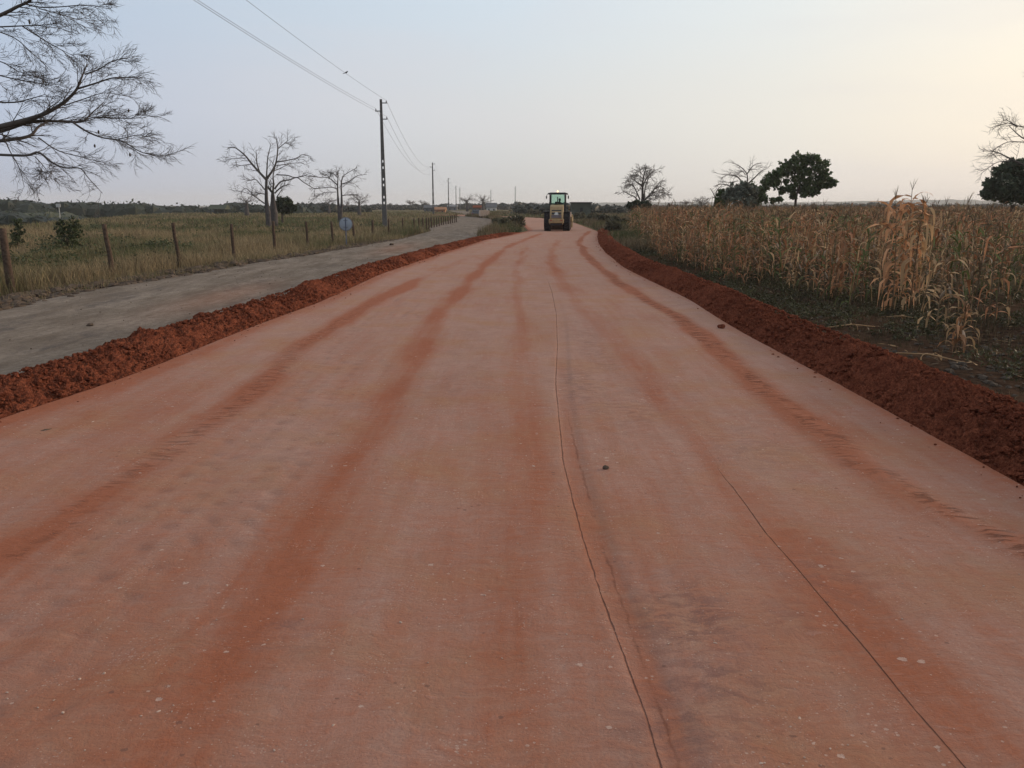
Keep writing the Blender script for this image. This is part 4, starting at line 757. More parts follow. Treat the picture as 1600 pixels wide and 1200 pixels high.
# far woodland masses
def woods(name, label, r, az0, az1, step, topf, zb, col, leaf, seed, depth=20, per=70, hmin=3):
    rg = random.Random(seed); b = MB(); a = az0
    while a < az1:
        px = 800+math.tan(math.radians(a))*F; Yd = (r+rg.uniform(-depth, depth))*math.cos(math.radians(a)); x = math.tan(math.radians(a))*Yd*1.0
        x = W(px, HOR, Yd)[0]; top = W(px, topf(px)+rg.gauss(0, 1.1), Yd)[2]; h = max(hmin, top-zb); w = h*rg.uniform(.5, 1.0)
        cv = MB(); cv.sphere((0, 0, 0), 1, (w*.72, w*.72, h*.43), 10, 7); vv = np.concatenate(cv.v); vv = vv*(1+.16*np.sin(vv[:, :1]*2.1+vv[:, 2:]*3.3+a*9))+np.array([x, Yd, zb+h*.47]); b.add(vv, np.concatenate(cv.q), None, np.array(col)*rg.uniform(.8, 1.1))
        leaves(b, (x, Yd, zb+h*.5), (w*.85, w*.85, h*.48), int(per*2.2), leaf*.8, np.array(col)*rg.uniform(.85, 1.15), shell=.2)
        leaves(b, (x+rg.uniform(-1, 1)*w, Yd-w*.4, zb+h*.3), (w, w, h*.35), per//2, leaf, np.array(col)*rg.uniform(.7, 1.2), shell=.55)
        a += step*rg.uniform(.6, 1.4)
    return tag(b.build(name, M['foliage'], col=True), label, None, None, 'stuff')
ip = lambda *p: (lambda x: np.interp(x, [a for a, b in p], [b for a, b in p]))
woods('woodland', 'dark woodland along the left horizon', 290, -38, -13.6, .30, ip((-50, 306), (0, 309), (30, 309), (60, 314), (85, 315), (105, 311), (130, 313), (160, 315), (200, 314), (240, 317), (300, 319), (330, 321), (350, 316), (380, 315), (420, 318), (480, 317)), -6.4, (.020, .029, .016), .75, 41, 16, 110)
woods('scrub_band', 'paler green scrub slope below the left woodland', 215, -38, -28.5, .22, ip((-50, 330), (30, 329), (60, 328), (110, 329), (140, 333)), -6.4, (.075, .085, .050), .5, 42, 10, 90)
woods('hedge', 'dark hedge below the pale scrub at the far left of the field', 170, -38, -27.5, .25, ip((-50, 326), (0, 325), (22, 330), (30, 337), (60, 334), (100, 337), (135, 334), (170, 330)), -6.2, (.019, .027, .015), .45, 43, 8, 80)
woods('woodland', 'low dark woodland behind the twin baobabs', 300, -14.5, -10, .22, ip((460, 320), (480, 317), (500, 316), (518, 318), (525, 322)), -1, (.026, .034, .024), .5, 44, 15, 70, 1.5)
woods('treeline', 'thin tree line on the horizon above the gravel road', 560, -12, 1.5, .16, ip((540, 321), (600, 319.5), (680, 319), (715, 318), (740, 317), (760, 318), (830, 316)), -.5, (.026, .034, .024), .8, 45, 60, 36, 2)
woods('treeline', 'dark tree line behind the roller and the low wall', 230, .6, 9.5, .17, ip((812, 318), (830, 317), (900, 317), (930, 318), (960, 320), (1000, 320)), -.6, (.026, .034, .024), .38, 46, 14, 60, 1.5)
woods('treeline', 'broken tree line on the horizon behind the maize', 700, 8, 36, .17, ip((960, 320), (1100, 320), (1300, 319), (1340, 317), (1400, 317), (1460, 319), (1600, 318)), -1, (.026, .034, .024), .9, 47, 70, 30, 2)
# distant hills
az = np.radians(np.linspace(-40, 42, 500)); b = MB(); V = []
for a in az:
    px = 800+math.tan(a)*F; rr = 2900; Yd = rr*math.cos(a); x = rr*math.sin(a)
    hp = np.interp(px, [0, 600, 850, 1000, 1100, 1250, 1340, 1420, 1480, 1560, 1700], [-1, 0, 4.2, 5.5, 5.5, 5.5, 7, 8, 8.5, 7.5, 7]); top = CAMZ+(hp+float(fbm(px*.06, 0, 4)-.5)*2.4)/F*rr
    V += [(x*.93, Yd*.93, -8), (x, Yd, max(top, 3)), (x*1.08, Yd*1.08, -8)]
q = []
for i in range(len(az)-1): k = i*3; q += [[k, k+3, k+4, k+1], [k+1, k+4, k+5, k+2]]
b.add(V, q); tag(b.build('hills', M['far'], smooth=True), kind='structure')

# ------------------------------------------------------------------ fence posts
fl = [(20.5, -14.0), (27.5, -13.35), (37, -12.6), (45, -11.5), (60, -9.6), (75, -9.0), (90, -7.9), (110, -7.2)]
fx = curve(fl)
def onfence(px):
    lo_, hi_ = 15., 140.
    for _ in range(50):
        m = (lo_+hi_)/2; 
        if fx(m)/W(px, 380, m)[0] > 1: hi_ = hi_ if False else hi_
        v = fx(m)-W(px, 380, m)[0]
        if v < 0: lo_ = m if False else lo_; 
        # x of column goes more negative with distance; fence x goes up with distance
        if v > 0: hi_ = m
        else: lo_ = m
    return (lo_+hi_)/2
posts = [(9, 357), (173, 350), (279, 348), (364, 350), (429, 345), (481, 346), (521, 346), (555, 344), (583, 344), (608, 342), (629.5, 341), (648, 341), (656, 340), (662, 340), (666.8, 340), (671, 340), (675, 339.5), (679, 339.5), (683, 339), (687, 339), (690.6, 338.5), (694, 338.5), (697.5, 338), (701, 338), (704.5, 337), (708, 336), (711, 335), (714, 333.5)]
ordn = ['first', 'second', 'third', 'fourth', 'fifth', 'sixth', 'seventh', 'eighth', 'ninth', 'tenth', 'eleventh']
desc = {0: 'thick dark wooden fence post cut by the left edge of the photo', 1: 'leaning dark wooden fence post, second from the left, beside the rubble', 2: 'wooden fence post third from the left, leaning left in tall grass', 3: 'wooden fence post fourth from the left, tapering and slightly bent', 4: 'tall wooden fence post in front of the twin baobab trunks', 5: 'wooden fence post between the twin baobabs and the round sign', 6: 'wooden fence post just left of the round sign', 7: 'leaning wooden fence post just right of the round sign', 8: 'slim wooden fence post between the round sign and the concrete pole', 9: 'wooden fence post touching the right side of the concrete pole', 10: 'wooden fence post first clear of the concrete pole to its right'}
for i, (px, top) in enumerate(posts):
    Yp = onfence(px); x = float(fx(Yp)); z = float(Hh(x, Yp)); zt = W(px, top, Yp)[2]; h = max(1.0, zt-z); rg = random.Random(i+60); o = MB()
    lx = rg.uniform(-.05, .03)*h; r = rg.uniform(.062, .085) if i else .1; n = 8
    if i in (1, 2, 7): lx = -.09*h
    P = [(rg.gauss(0, .008)+lx*(k/n), rg.gauss(0, .008), -.25+(h+.25)*k/n) for k in range(n+1)]
    o.tube(P, [r*(1.12-.02*k+rg.uniform(-.04, .04)) for k in range(n+1)], 9); q = o.build('fence_post', M['wood'], smooth=True); q.location = (x, Yp, z)
    tag(q, desc.get(i, 'dark wooden fence post in the tight far row beyond the concrete pole'), 'fence post', 'wooden posts along the gravel road' if i < 11 else 'tight far row of wooden posts')

# ------------------------------------------------------------------ concrete poles and wires
def pole(px, Y, top_px, label, seed, first=False, xo=None):
    x = XY(px, Y) if xo is None else xo; z = float(Hh(x, Y)) if Y > 0 else -.3; H = (CAMZ+(HOR-top_px)/F*Y*1.0)-z if xo is None else 13.0
    if xo is None: H = W(px, top_px, Y)[2]-z
    r = empty('utility_pole', label, 'utility pole', (x, Y, z), 0, 'concrete poles of the overhead line'); b = MB()
    wb, wt = .50, .22; wid = lambda t: wb+(wt-wb)*t; db = lambda t: .26-.12*t
    holes = []
    if first: holes = [(W(px, y, Y)[2]-z)/H for y in (317, 308, 289, 280, 262, 252)]
    else: holes = [.17, .21, .31, .35, .45, .49]
    hh = .24/H
    cuts = [0]; 
    for t in sorted(holes): cuts += [t-hh/2, t+hh/2]
    cuts.append(1.0)
    def seg(t0, t1, u0, u1):   # a tapering slab between lateral fractions u0,u1
        v = []
        for t in (t0, t1):
            for (u, s) in ((u0, -1), (u1, -1), (u1, 1), (u0, 1)): v.append((wid(t)*u/2, s*db(t)/2, t*H-(.3 if t == 0 else 0)))
        b.add(v, [[0, 3, 2, 1], [4, 5, 6, 7], [0, 1, 5, 4], [1, 2, 6, 5], [2, 3, 7, 6], [3, 0, 4, 7]])
    for i in range(len(cuts)-1):
        t0, t1 = cuts[i], cuts[i+1]
        if i % 2 == 0: seg(t0, t1, -1, 1)
        else: seg(t0, t1, -1, -.36); seg(t0, t1, .36, 1)
    b.build('shaft', M['concrete'], r)
    at = []
    for (side, dz) in ((1, .35), (-1, 1.1), (1, 1.85)):
        a = MB(); a.box((side*.33, 0, H-dz), (.52, .09, .09)); ar = a.build('bracket', M['steel'], r); i_ = MB(); i_.lathe([(.001, 0), (.05, 0), (.03, .05), (.055, .07), (.035, .12), (.05, .14), (.02, .19), (.001, .19)], (side*.52, 0, H-dz+.045), 'Z', 10); i_.build('insulator', M['greyplastic'], ar, True)
        at.append(np.array([x+side*.52, Y, z+H-dz+.24]))
    return r, at
P0, A0 = pole(0, -37, 0, 'tall concrete utility pole standing behind the camera', 0, xo=-12.6)
P1, A1 = pole(600.5, 83, 155, 'nearest tall concrete utility pole with square holes, behind the fence', 1, True)
P2, A2 = pole(677, 204, 254, 'second concrete utility pole along the line, at the end of the fence row', 2)
P3, A3 = pole(701, 316, 278, 'third concrete utility pole along the line, shorter in view', 3)
P4, A4 = pole(712.7, 433, 290, 'fourth concrete utility pole, left of a close pair', 4)
P5, A5 = pole(718.8, 480, 293, 'fifth concrete utility pole, right of a close pair', 5)
P6, A6 = pole(767, 520, 297, 'distant concrete pole rising behind the grey roofed house', 6); P7, A7 = pole(805, 430, 291, 'distant concrete pole standing alone left of the roller', 7)
wn = ['upper', 'left', 'lower']
for si, (a, c, sg) in enumerate(((A0, A1, 1.1), (A1, A2, 3.0), (A2, A3, 2.8), (A3, A4, 2.6))):
    for k in range(3):
        t = np.linspace(0, 1, 40)[:, None]; P = a[k]*(1-t)+c[k]*t; P[:, 2] -= (4*sg*(t*(1-t)))[:, 0]; b = MB(); b.tube(P, .010 if si < 1 else .013, 5)
        q = b.build('power_line', M['wire']); tag(q, '%s overhead wire %s' % (wn[k], ['from above the camera to the nearest concrete pole', 'between the nearest and second concrete poles', 'between the second and third concrete poles', 'between the third and fourth concrete poles'][si]), 'power line', 'overhead wires')
# bird on the upper wire
t = np.linspace(0, 1, 4000)[:, None]; P = A0[0]*(1-t)+A1[0]*t; P[:, 2] -= (4*1.1*t*(1-t))[:, 0]; P = P[P[:, 1] > 20]
d = (P-[0, 0, CAMZ]); dep = d[:, 1]*cp-d[:, 2]*sp; pxs = 800+F*d[:, 0]/dep; j = int(np.argmin(abs(pxs-541))); bp = P[j]
r = empty('bird', 'small dark bird perched on the upper wire left of the nearest pole', 'bird', bp); b = MB()
b.tube([(-.14, 0, .03), (-.06, 0, .055), (.0, 0, .085), (.05, 0, .11), (.085, 0, .15), (.115, 0, .16), (.15, 0, .152)], [.012, .035, .052, .05, .032, .026, .004], 10); b.build('body', M['bird'], r, True); b = MB(); b.tube([(-.12, 0, .03), (-.20, 0, .005), (-.26, 0, -.01)], [.022, .02, .012], 6); b.build('tail', M['bird'], r); b = MB(); b.box((.01, 0, .02), (.012, .03, .05)); b.build('leg', M['bird'], r)

# ------------------------------------------------------------------ round sign seen from behind
Ys = 47.0; p = W(540, 350, Ys); zg = float(Hh(p[0], Ys)); r = empty('road_sign', 'round traffic sign seen from behind on a thin post in the grass by the fence', 'road sign', (p[0], Ys, zg))
hc = p[2]-zg; b = MB(); b.lathe([(.001, -.012), (.365, -.012), (.385, -.004), (.385, .012), (.001, .012)], (0, .04, hc), 'Y', 40); disc = b.build('sign_plate', M['sign_back'], r, True)
b = MB(); b.lathe([(.350, -.016), (.385, -.016), (.389, 0), (.385, .016)], (0, .035, hc), 'Y', 40); b.build('rim', M['steel'], disc)
b = MB(); b.box((0, 0, hc/2+.15-.1), (.055, .04, hc+.55)); b.build('post', M['sign_post'], r)
for dz in (-.18, .2): b = MB(); b.box((0, .012, hc+dz), (.24, .03, .035)); b.build('clamp', M['steel'], r)

# ------------------------------------------------------------------ roller (rear view, heading away)
YR = 68.5; xr = W(870.5, 350, YR)[0]; R = empty('soil_compactor', 'yellow road roller with cab and lit beacon, seen from behind on the red road', 'road roller', (xr, YR, .02), math.radians(-6))
for s in (-1, 1):
    w = bpy.data.objects.new('wheel', None); COL.objects.link(w); w.parent = R; w.location = (s*.78, 0, .74)
    b = MB(); b.lathe([(.40, -.26), (.62, -.28), (.72, -.25), (.74, -.12), (.74, .12), (.72, .25), (.62, .28), (.40, .26)], (0, 0, 0), 'X', 36)
    for k in range(22):
        for sd_ in (-1, 1):
            a = k*2*PI/22+(0 if sd_ > 0 else .14); c = np.array([sd_*.14, math.cos(a)*.75, math.sin(a)*.75]); m = MB(); m.box((0, 0, 0), (.27, .07, .05)); Mx = np.eye(4); Mx[:3, :3] = np.array(Matrix.Rotation(a-PI/2, 3, 'X')@Matrix.Rotation(sd_*.5, 3, 'Z')); Mx[:3, 3] = c; b.join(m, Mx)
    b.build('tyre', M['rubber'], w, False); b = MB(); b.lathe([(.001, -.16), (.16, -.17), (.34, -.10), (.42, -.24), (.42, .24), (.34, .10), (.16, .17), (.001, .16)], (0, 0, 0), 'X', 24); b.build('rim', M['yellow'], w, True)
b = MB(); b.lathe([(.001, -1.05), (.74, -1.05), (.765, -1.0), (.765, 1.0), (.74, 1.05), (.001, 1.05)], (0, 3.0, .765), 'X', 40); b.build('drum', M['roller_steel'], R, True)
b = MB(); b.box((-1.14, 3.0, .85), (.10, 2.0, .34), bev=.03); b.box((1.14, 3.0, .85), (.10, 2.0, .34), bev=.03); b.box((0, 4.0, .9), (2.36, .12, .3), bev=.03); b.box((0, 2.02, .92), (2.36, .16, .38), bev=.03); b.box((1.16, 2.2, .75), (.12, .3, 1.1), bev=.03); b.build('drum_frame', M['yellow'], R)
b = MB(); b.box((0, 1.65, .8), (.5, .7, .5), bev=.04); b.build('articulation_joint', M['black'], R)
b = MB(); b.prism([(-1.35, .86), (-1.45, 1.02), (-1.42, 1.30), (-1.15, 1.93), (-.95, 2.02), (.15, 2.10), (.15, .86)], -.52, .52); hood = b.build('engine_hood', M['yellow'], R)
b = MB(); b.box((0, -1.275, 1.62), (.78, .03, .10), ('X', -.40)); b.box((-.24, -1.40, 1.40), (.28, .03, .16), ('X', -.40)); b.box((.24, -1.40, 1.40), (.28, .03, .16), ('X', -.40)); b.build('grille', M['black'], hood)
b = MB(); b.box((0, -1.46, 1.16), (.80, .05, .24), bev=.015); b.build('radiator_panel', M['greyplastic'], hood)
b = MB(); b.prism([(-1.49, 1.28), (-1.485, 1.31), (-1.33, 1.50), (-1.36, 1.28)], -.16, .16); b.build('engine_badge_panel', M['whitepaint'], hood)
b = MB(); b.box((0, -1.40, .80), (1.22, .34, .34), bev=.04); b.box((0, -1.32, .60), (1.10, .2, .16), bev=.03); cw = b.build('counterweight', M['yellow'], R)
for s in (-1, 1): b = MB(); b.box((s*.42, -1.585, .86), (.14, .03, .08)); b.build('tail_light', M['redlens'], cw)
b = MB(); b.box((0, -.35, .66), (1.0, 2.2, .42), bev=.04); b.build('chassis', M['black'], R)
b = MB()
for s in (-1, 1): b.box((s*.86, .12, 1.52), (.56, 1.0, .05), bev=.015)
b.build('mudguard', M['black'], R)
b = MB(); b.box((0, .85, 1.25), (1.34, 1.35, .34), bev=.04); plat = b.build('cab_base', M['black'], R)
b = MB(); b.box((0, .85, 2.98), (1.62, 1.6, .11), bev=.04); b.box((0, .85, 3.05), (1.3, 1.3, .05), bev=.02); b.build('cab_roof', M['black'], R)
b = MB()
for (x_, y_) in ((-.62, .22), (.62, .22), (-.62, 1.48), (.62, 1.48)): b.box((x_, y_, 2.17), (.10, .09, 1.52))
b.box((0, .22, 1.98), (1.14, .08, .10)); b.box((0, 1.48, 1.98), (1.14, .08, .10)); b.build('cab_pillars', M['black'], R)
for (cx_, cy_, sx_, sy_) in ((0, .225, 1.13, .02), (0, 1.475, 1.13, .02), (-.625, .85, .02, 1.16), (.625, .85, .02, 1.16)):
    b = MB(); b.box((cx_, cy_, 2.48), (sx_, sy_, .88)); b.build('cab_window', M['glass'], R)
b = MB(); b.tube([(.15, 1.15, 1.4), (.15, 1.2, 2.05)], .03, 6); b.lathe([(.001, 0), (.20, 0), (.20, .03), (.001, .03)], (.15, 1.16, 2.05), 'Z', 18); b.build('steering_column', M['black'], R)
b = MB(); b.box((.0, .62, 1.7), (.5, .5, .14), bev=.04); b.box((.0, .38, 2.06), (.46, .12, .56), bev=.05); b.build('seat', M['black'], R)
b = MB(); b.tube([(.02, .05, 2.05), (.02, .02, 2.3), (.02, .02, 2.72)], [.045, .04, .04], 10); b.build('exhaust_pipe', M['black'], R)
for s in (-1, 1):
    b = MB(); b.tube([(s*.76, .1, 2.95), (s*.88, .0, 2.86), (s*.90, -.02, 2.72)], .02, 6); b.box((s*.90, -.03, 2.68), (.10, .04, .22), bev=.01); b.build('mirror', M['black'], R)
    b = MB(); b.lathe([(.001, -.04), (.06, -.04), (.07, .03), (.001, .03)], (s*.60, .02, 2.88), 'Y', 12); b.build('work_light', M['greyplastic'], R)
b = MB(); b.lathe([(.001, .05), (.035, .04), (.045, 0), (.045, -.06), (.001, -.06)], (0, .3, 3.17), 'Z', 14); bc = b.build('beacon', M['beacon'], R, True)
b = MB(); b.box((.68, .62, 1.0), (.04, .05, .8)); b.box((.68, .95, 1.0), (.04, .05, .8)); 
for z_ in (.7, .95, 1.2): b.box((.70, .78, z_), (.05, .30, .04))
b.build('ladder', M['black'], R)
b = MB(); b.tube([(.98, -.35, 1.55), (.98, -.35, 1.95), (.98, .2, 2.0), (.75, .3, 2.0)], .018, 6); b.build('handrail', M['yellow'], R)
# driver
rot = Matrix.Rotation(math.radians(-6), 4, 'Z'); bp = Vector((xr, YR, .02))+rot@Vector((.16, .66, 1.77)); D = empty('person', 'driver in dark clothing sitting in the roller cab', 'person', bp, math.radians(-6))
b = MB(); b.tube([(0, 0, 0), (0, -.02, .15), (0, 0, .35), (0, .02, .48), (0, .03, .54), (0, .03, .60)], [.15, .15, .17, .16, .07, .055], 12)
b.sphere((0, .05, .70), .105, (.85, 1, 1.15), 14, 10); b.sphere((0, .155, .69), .016, (1, 1, 1.3), 6, 5)
for s in (-1, 1):
    b.tube([(s*.17, .02, .45), (s*.24, .16, .25), (s*.2, .38, .3)], [.055, .045, .032], 8); b.tube([(s*.09, 0, .02), (s*.12, .42, .04), (s*.12, .5, -.30)], [.085, .065, .045], 8); b.sphere((s*.095, .05, .70), .022, (.5, 1, 1.3), 6, 5)
    for f_ in range(4): b.tube([(s*.2+(f_-1.5)*.018, .38, .30), (s*.2+(f_-1.5)*.02, .45, .31), (s*.2+(f_-1.5)*.018, .47, .28)], [.009, .008, .007], 5)
    b.tube([(s*.175, .38, .30), (s*.15, .43, .30)], [.010, .008], 5)
b.build('body', M['skin'], D, True)
b = MB(); b.tube([(0, 0, -.01), (0, -.02, .15), (0, 0, .35), (0, .02, .49), (0, .03, .53)], [.16, .16, .18, .17, .08], 12)
for s in (-1, 1): b.tube([(s*.16, .02, .46), (s*.235, .16, .26), (s*.21, .30, .28)], [.063, .053, .042], 8)
b.build('shirt', M['shirt'], D, True); b = MB(); b.sphere((0, .03, .755), .112, (.88, 1, .8), 14, 8); b.build('cap', M['shirt'], D, True)

# ------------------------------------------------------------------ far vehicles and buildings
def box_truck(px, Y):
    x = XY(px, Y); z = -.3; r = empty('box_truck', 'beige box truck stopped on the far gravel road', 'truck', (x, Y, z), math.radians(8))
    b = MB(); b.box((0, 0, 1.35), (2.1, 4.0, 1.45), bev=.04); b.build('cargo_box', M['beige'], r); b = MB(); b.box((0, 2.9, 1.2), (1.95, 1.5, 1.35), bev=.12); c = b.build('driver_cab', M['whitepaint'], r); b = MB(); b.box((0, 3.66, 1.5), (1.6, .04, .5)); b.build('windscreen', M['glassdark'], c)
    b = MB(); b.box((0, .5, .55), (.9, 5.6, .16)); b.build('chassis', M['black'], r); b = MB(); b.box((0, -1.98, .55), (1.8, .08, .12)); b.build('bumper', M['black'], r)
    for (wx, wy) in ((-.85, -1.1), (.85, -1.1), (-.85, 2.7), (.85, 2.7)): b = MB(); b.lathe([(.001, -.13), (.40, -.13), (.43, -.08), (.43, .08), (.40, .13), (.001, .13)], (wx, wy, .43), 'X', 18); b.build('wheel', M['rubber'], r, True)
    for s in (-1, 1): b = MB(); b.box((s*.8, -2.03, .72), (.2, .03, .12)); b.build('tail_light', M['redlens'], r)
    r.scale = (.74, .74, .74)
bt = box_truck(756.5, 152)
def car(px, Y):
    x = XY(px, Y); r = empty('parked_car', 'dark bluish car just left of the beige truck on the far gravel road', 'car', (x, Y, -.3), math.radians(5)); b = MB()
    b.prism([(-2.1, .35), (-2.15, .75), (-1.95, .98), (-1.3, 1.02), (1.2, 1.0), (2.0, .85), (2.15, .6), (2.1, .35)], -.85, .85); bd = b.build('body', M['blue'], r); b = MB(); b.prism([(-1.75, 1.0), (-1.25, 1.52), (.35, 1.55), (1.1, 1.0)], -.72, .72); b.build('cabin', M['blue'], r)
    b = MB(); b.box((0, -1.54, 1.26), (1.25, .04, .42), ('X', -.77)); b.build('rear_window', M['glassdark'], r)
    for (wx, wy) in ((-.8, -1.3), (.8, -1.3), (-.8, 1.3), (.8, 1.3)): b = MB(); b.lathe([(.001, -.1), (.3, -.1), (.33, -.05), (.33, .05), (.3, .1), (.001, .1)], (wx, wy, .33), 'X', 16); b.build('wheel', M['rubber'], r, True)
    for s in (-1, 1): b = MB(); b.box((s*.68, -2.16, .8), (.25, .04, .12)); b.build('tail_light', M['redlens'], r)
car(743, 168)
def house(name, label, px, Y, base, w, d, h, rh, wm, rm, flatroof=False, cat='house', nwin=2, open_=False, rz=0):
    x = XY(px, Y); r = empty(name, label, cat, (x, Y, base), rz)
    if open_:
        b = MB()
        for sx in (-1, 0, 1):
            for sy in (-1, 1): b.box((sx*w*.42, sy*d*.4, h/2), (.3, .3, h))
        b.build('pillars', wm, r); b = MB(); b.box((0, d*.35, h*.5), (w*.8, .2, h)); b.build('back_wall', wm, r)
    else:
        b = MB(); b.box((0, 0, h/2), (w, d, h)); b.build('wall', wm, r)
        for k in range(nwin):
            b = MB(); b.box((-w/2+w*(k+.5)/nwin, -d/2-.02, h*.55), (w*.14, .06, h*.35)); b.build('window' if k else 'door', M['glassdark'], r)
    b = MB()
    if flatroof: b.box((0, 0, h+.12), (w+.4, d+.4, .25))
    else: b.prism([(-d/2-.4, h), (0, h+rh), (d/2+.4, h), (d/2+.4, h-.12), (-d/2-.4, h-.12)], -w/2-.3, w/2+.3)
    b.build('roof', rm, r); return r
house('low_building', 'long low dark building with a flat roof right of the roller', 907.5, 160, -.5, 3.7, 3.0, 3.0, 0, M['dullwall'], M['black'], True, 'building', 1)
house('shelter', 'open sided shelter with a mossy pitched roof behind the field on the left', 342, 240, -2.0, 4.4, 4, 3.2, 1.2, M['dullwall'], M['greenroof'], open_=True, cat='shelter')
house('house', 'pinkish plastered house half hidden by the left woodland', 136, 268, -2.3, 4.6, 4, 3.6, 1.0, M['wall'], M['roof'])
house('house', 'low brown roofed house behind the white board on the left', 88, 272, -2.6, 5, 4, 3.4, 1.0, M['beige'], M['roof'])
house('house', 'grey roofed house behind the parked truck on the horizon', 768, 420, -1.2, 5.0, 6, 2.6, 2.2, M['whitepaint'], M['roof'])
house('house', 'pale bluish shed at the foot of the third pole', 707, 450, -1.2, 5, 6, 3.0, 1.0, M['roof'], M['steel'])
house('house', 'grey shed left of the orange roof at the second pole', 672, 330, -1.0, 4.2, 6, 2.4, 1.0, M['roof'], M['roof'])
house('house', 'orange roofed shed right of the second pole', 688, 300, -1.2, 3.7, 5, 2.0, .9, M['orange'], M['orange'])
house('house', 'low red brown shed between the two far baobabs', 746, 330, -.5, 3.0, 5, 2.0, .8, M['rubble'], M['soil'])
# white board on a pole at far left
Yb = 150; x = XY(91.5, Yb); zt = W(91.5, 321, Yb)[2]; zb = float(Hh(x, Yb, False)); r = empty('board_sign', 'small white board on a thin pale pole at the far left of the field', 'sign', (x, Yb, zb)); b = MB(); b.tube([(0, 0, 0), (.05, 0, zt-zb+.3)], .07, 6); b.build('pole', M['whitepaint'], r); b = MB(); b.box((0, -.1, zt-zb), (.8, .08, .6), bev=.01); b.build('board', M['whitepaint'], r)
# leaning beam on the horizon behind the maize
Yb = 150; x = XY(1052.5, Yb); b = MB(); b.box((0, 0, 0), (.28, .28, 3.4), ('Y', -.6)); q = b.build('leaning_beam', M['darkbark']); q.location = (x, Yb, 1.1); tag(q, 'short dark beam leaning above the maize right of the fan shaped baobab', 'beam')

# ------------------------------------------------------------------ light and sky
SUN_AZ = math.radians(62); SUN_EL = math.radians(12)     # to the right of the view direction
sd_ = bpy.data.lights.new('sun', 'SUN'); sun = bpy.data.objects.new('sun', sd_); COL.objects.link(sun); sd_.energy = 2.1; sd_.angle = math.radians(14); sd_.color = (1, .76, .56)
to = Vector((math.sin(SUN_AZ)*math.cos(SUN_EL), math.cos(SUN_AZ)*math.cos(SUN_EL), math.sin(SUN_EL))); sun.rotation_euler = (-to).to_track_quat('-Z', 'Y').to_euler()
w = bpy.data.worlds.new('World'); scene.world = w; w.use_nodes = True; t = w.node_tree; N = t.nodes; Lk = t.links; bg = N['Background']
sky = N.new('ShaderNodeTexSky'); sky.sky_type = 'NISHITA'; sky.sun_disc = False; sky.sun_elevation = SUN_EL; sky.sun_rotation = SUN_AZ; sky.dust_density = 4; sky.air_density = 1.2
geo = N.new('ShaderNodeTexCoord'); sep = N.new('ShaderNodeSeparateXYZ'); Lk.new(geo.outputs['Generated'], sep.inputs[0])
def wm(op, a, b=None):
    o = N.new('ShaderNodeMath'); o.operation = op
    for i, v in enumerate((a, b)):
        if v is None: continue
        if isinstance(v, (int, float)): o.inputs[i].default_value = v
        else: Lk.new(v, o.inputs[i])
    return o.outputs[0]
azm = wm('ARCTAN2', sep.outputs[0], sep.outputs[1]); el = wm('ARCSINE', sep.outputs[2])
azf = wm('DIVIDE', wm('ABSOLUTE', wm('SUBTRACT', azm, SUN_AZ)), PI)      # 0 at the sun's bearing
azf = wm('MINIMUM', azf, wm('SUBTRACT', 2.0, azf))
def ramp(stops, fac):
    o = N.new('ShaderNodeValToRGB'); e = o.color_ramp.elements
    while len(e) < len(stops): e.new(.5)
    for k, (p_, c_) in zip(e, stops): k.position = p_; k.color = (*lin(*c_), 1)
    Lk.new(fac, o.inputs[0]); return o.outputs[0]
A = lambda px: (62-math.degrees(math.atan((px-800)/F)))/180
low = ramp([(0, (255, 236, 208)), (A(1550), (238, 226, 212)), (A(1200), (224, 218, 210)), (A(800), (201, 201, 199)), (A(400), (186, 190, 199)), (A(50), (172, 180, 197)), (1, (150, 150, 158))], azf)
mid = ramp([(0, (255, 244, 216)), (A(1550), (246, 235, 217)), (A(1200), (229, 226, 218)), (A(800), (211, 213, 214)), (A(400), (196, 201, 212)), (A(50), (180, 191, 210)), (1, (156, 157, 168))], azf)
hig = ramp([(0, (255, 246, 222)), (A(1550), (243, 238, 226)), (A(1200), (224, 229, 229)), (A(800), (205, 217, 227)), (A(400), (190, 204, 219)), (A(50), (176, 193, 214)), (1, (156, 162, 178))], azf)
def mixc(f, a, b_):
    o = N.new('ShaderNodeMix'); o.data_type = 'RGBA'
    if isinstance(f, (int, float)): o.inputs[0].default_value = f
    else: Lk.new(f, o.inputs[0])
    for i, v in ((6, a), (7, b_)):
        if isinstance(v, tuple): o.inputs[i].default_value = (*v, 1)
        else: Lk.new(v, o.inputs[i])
    return o.outputs[2]
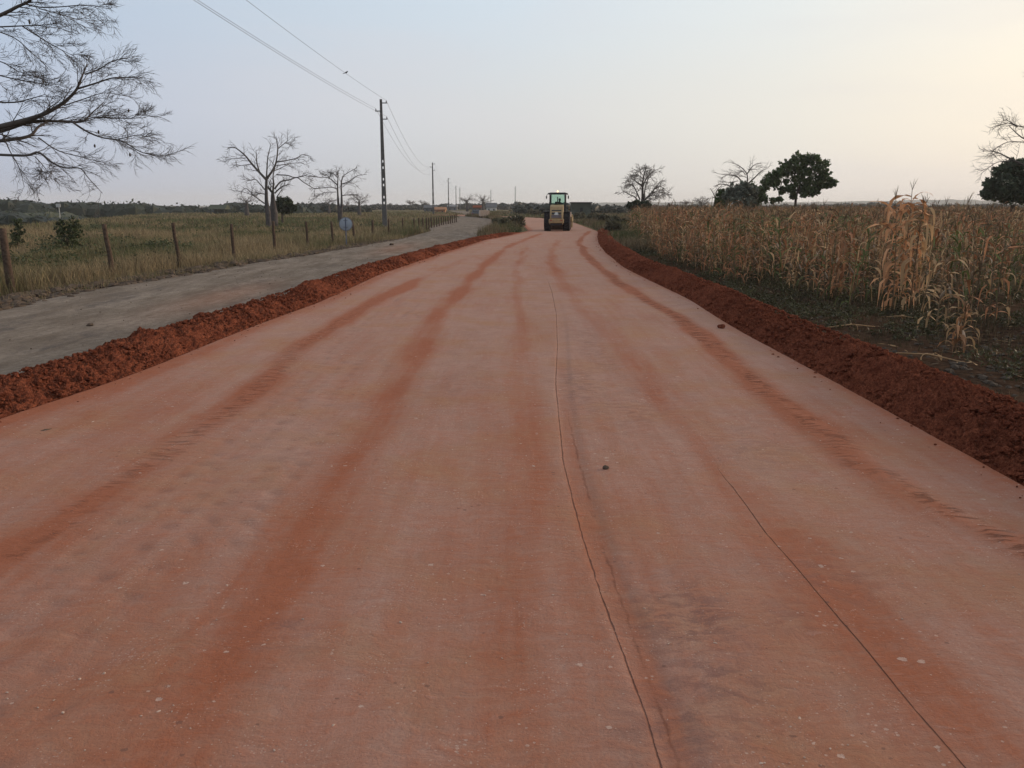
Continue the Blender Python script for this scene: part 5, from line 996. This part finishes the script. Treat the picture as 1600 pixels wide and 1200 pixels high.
def mr(v, a, b_):
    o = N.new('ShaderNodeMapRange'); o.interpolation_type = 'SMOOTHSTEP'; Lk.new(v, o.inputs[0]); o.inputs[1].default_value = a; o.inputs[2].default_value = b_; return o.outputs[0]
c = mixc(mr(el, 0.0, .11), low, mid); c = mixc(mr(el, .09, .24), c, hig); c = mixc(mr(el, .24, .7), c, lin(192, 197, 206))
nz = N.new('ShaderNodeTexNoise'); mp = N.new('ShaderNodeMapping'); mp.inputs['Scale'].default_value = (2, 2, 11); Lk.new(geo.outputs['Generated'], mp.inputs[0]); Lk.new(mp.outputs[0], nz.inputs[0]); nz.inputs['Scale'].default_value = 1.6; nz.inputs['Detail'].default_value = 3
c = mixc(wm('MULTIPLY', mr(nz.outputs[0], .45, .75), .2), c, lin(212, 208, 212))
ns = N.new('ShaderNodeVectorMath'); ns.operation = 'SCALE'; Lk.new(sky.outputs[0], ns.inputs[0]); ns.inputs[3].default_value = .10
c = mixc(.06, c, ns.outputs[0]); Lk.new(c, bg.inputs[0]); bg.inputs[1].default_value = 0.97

# haze
HAZE = 0.00020
hz = MB(); hz.box((0, 2050, 20), (9000, 4600, 60)); ho = hz.build('haze', M['far']); tag(ho, 'thin pale haze filling the air over the whole plain', None, None, 'stuff')
hm = bpy.data.materials.new('haze_air'); hm.use_nodes = True; hn = hm.node_tree; hn.nodes.remove(hn.nodes['Principled BSDF']); pv = hn.nodes.new('ShaderNodeVolumePrincipled'); pv.inputs['Color'].default_value = (.985, .985, .99, 1); pv.inputs['Density'].default_value = HAZE; pv.inputs['Anisotropy'].default_value = .2
hn.links.new(pv.outputs[0], hn.nodes['Material Output'].inputs['Volume']); ho.data.materials.clear(); ho.data.materials.append(hm)
ho.location.z = -0.0; 
v = scene.view_settings; v.view_transform = 'Standard'; v.look = 'None'; v.exposure = 0.22; v.gamma = 1
scene.render.engine = 'CYCLES'; scene.cycles.max_bounces = 6; scene.cycles.volume_bounces = 1
scene.render.resolution_x = 1024; scene.render.resolution_y = 768
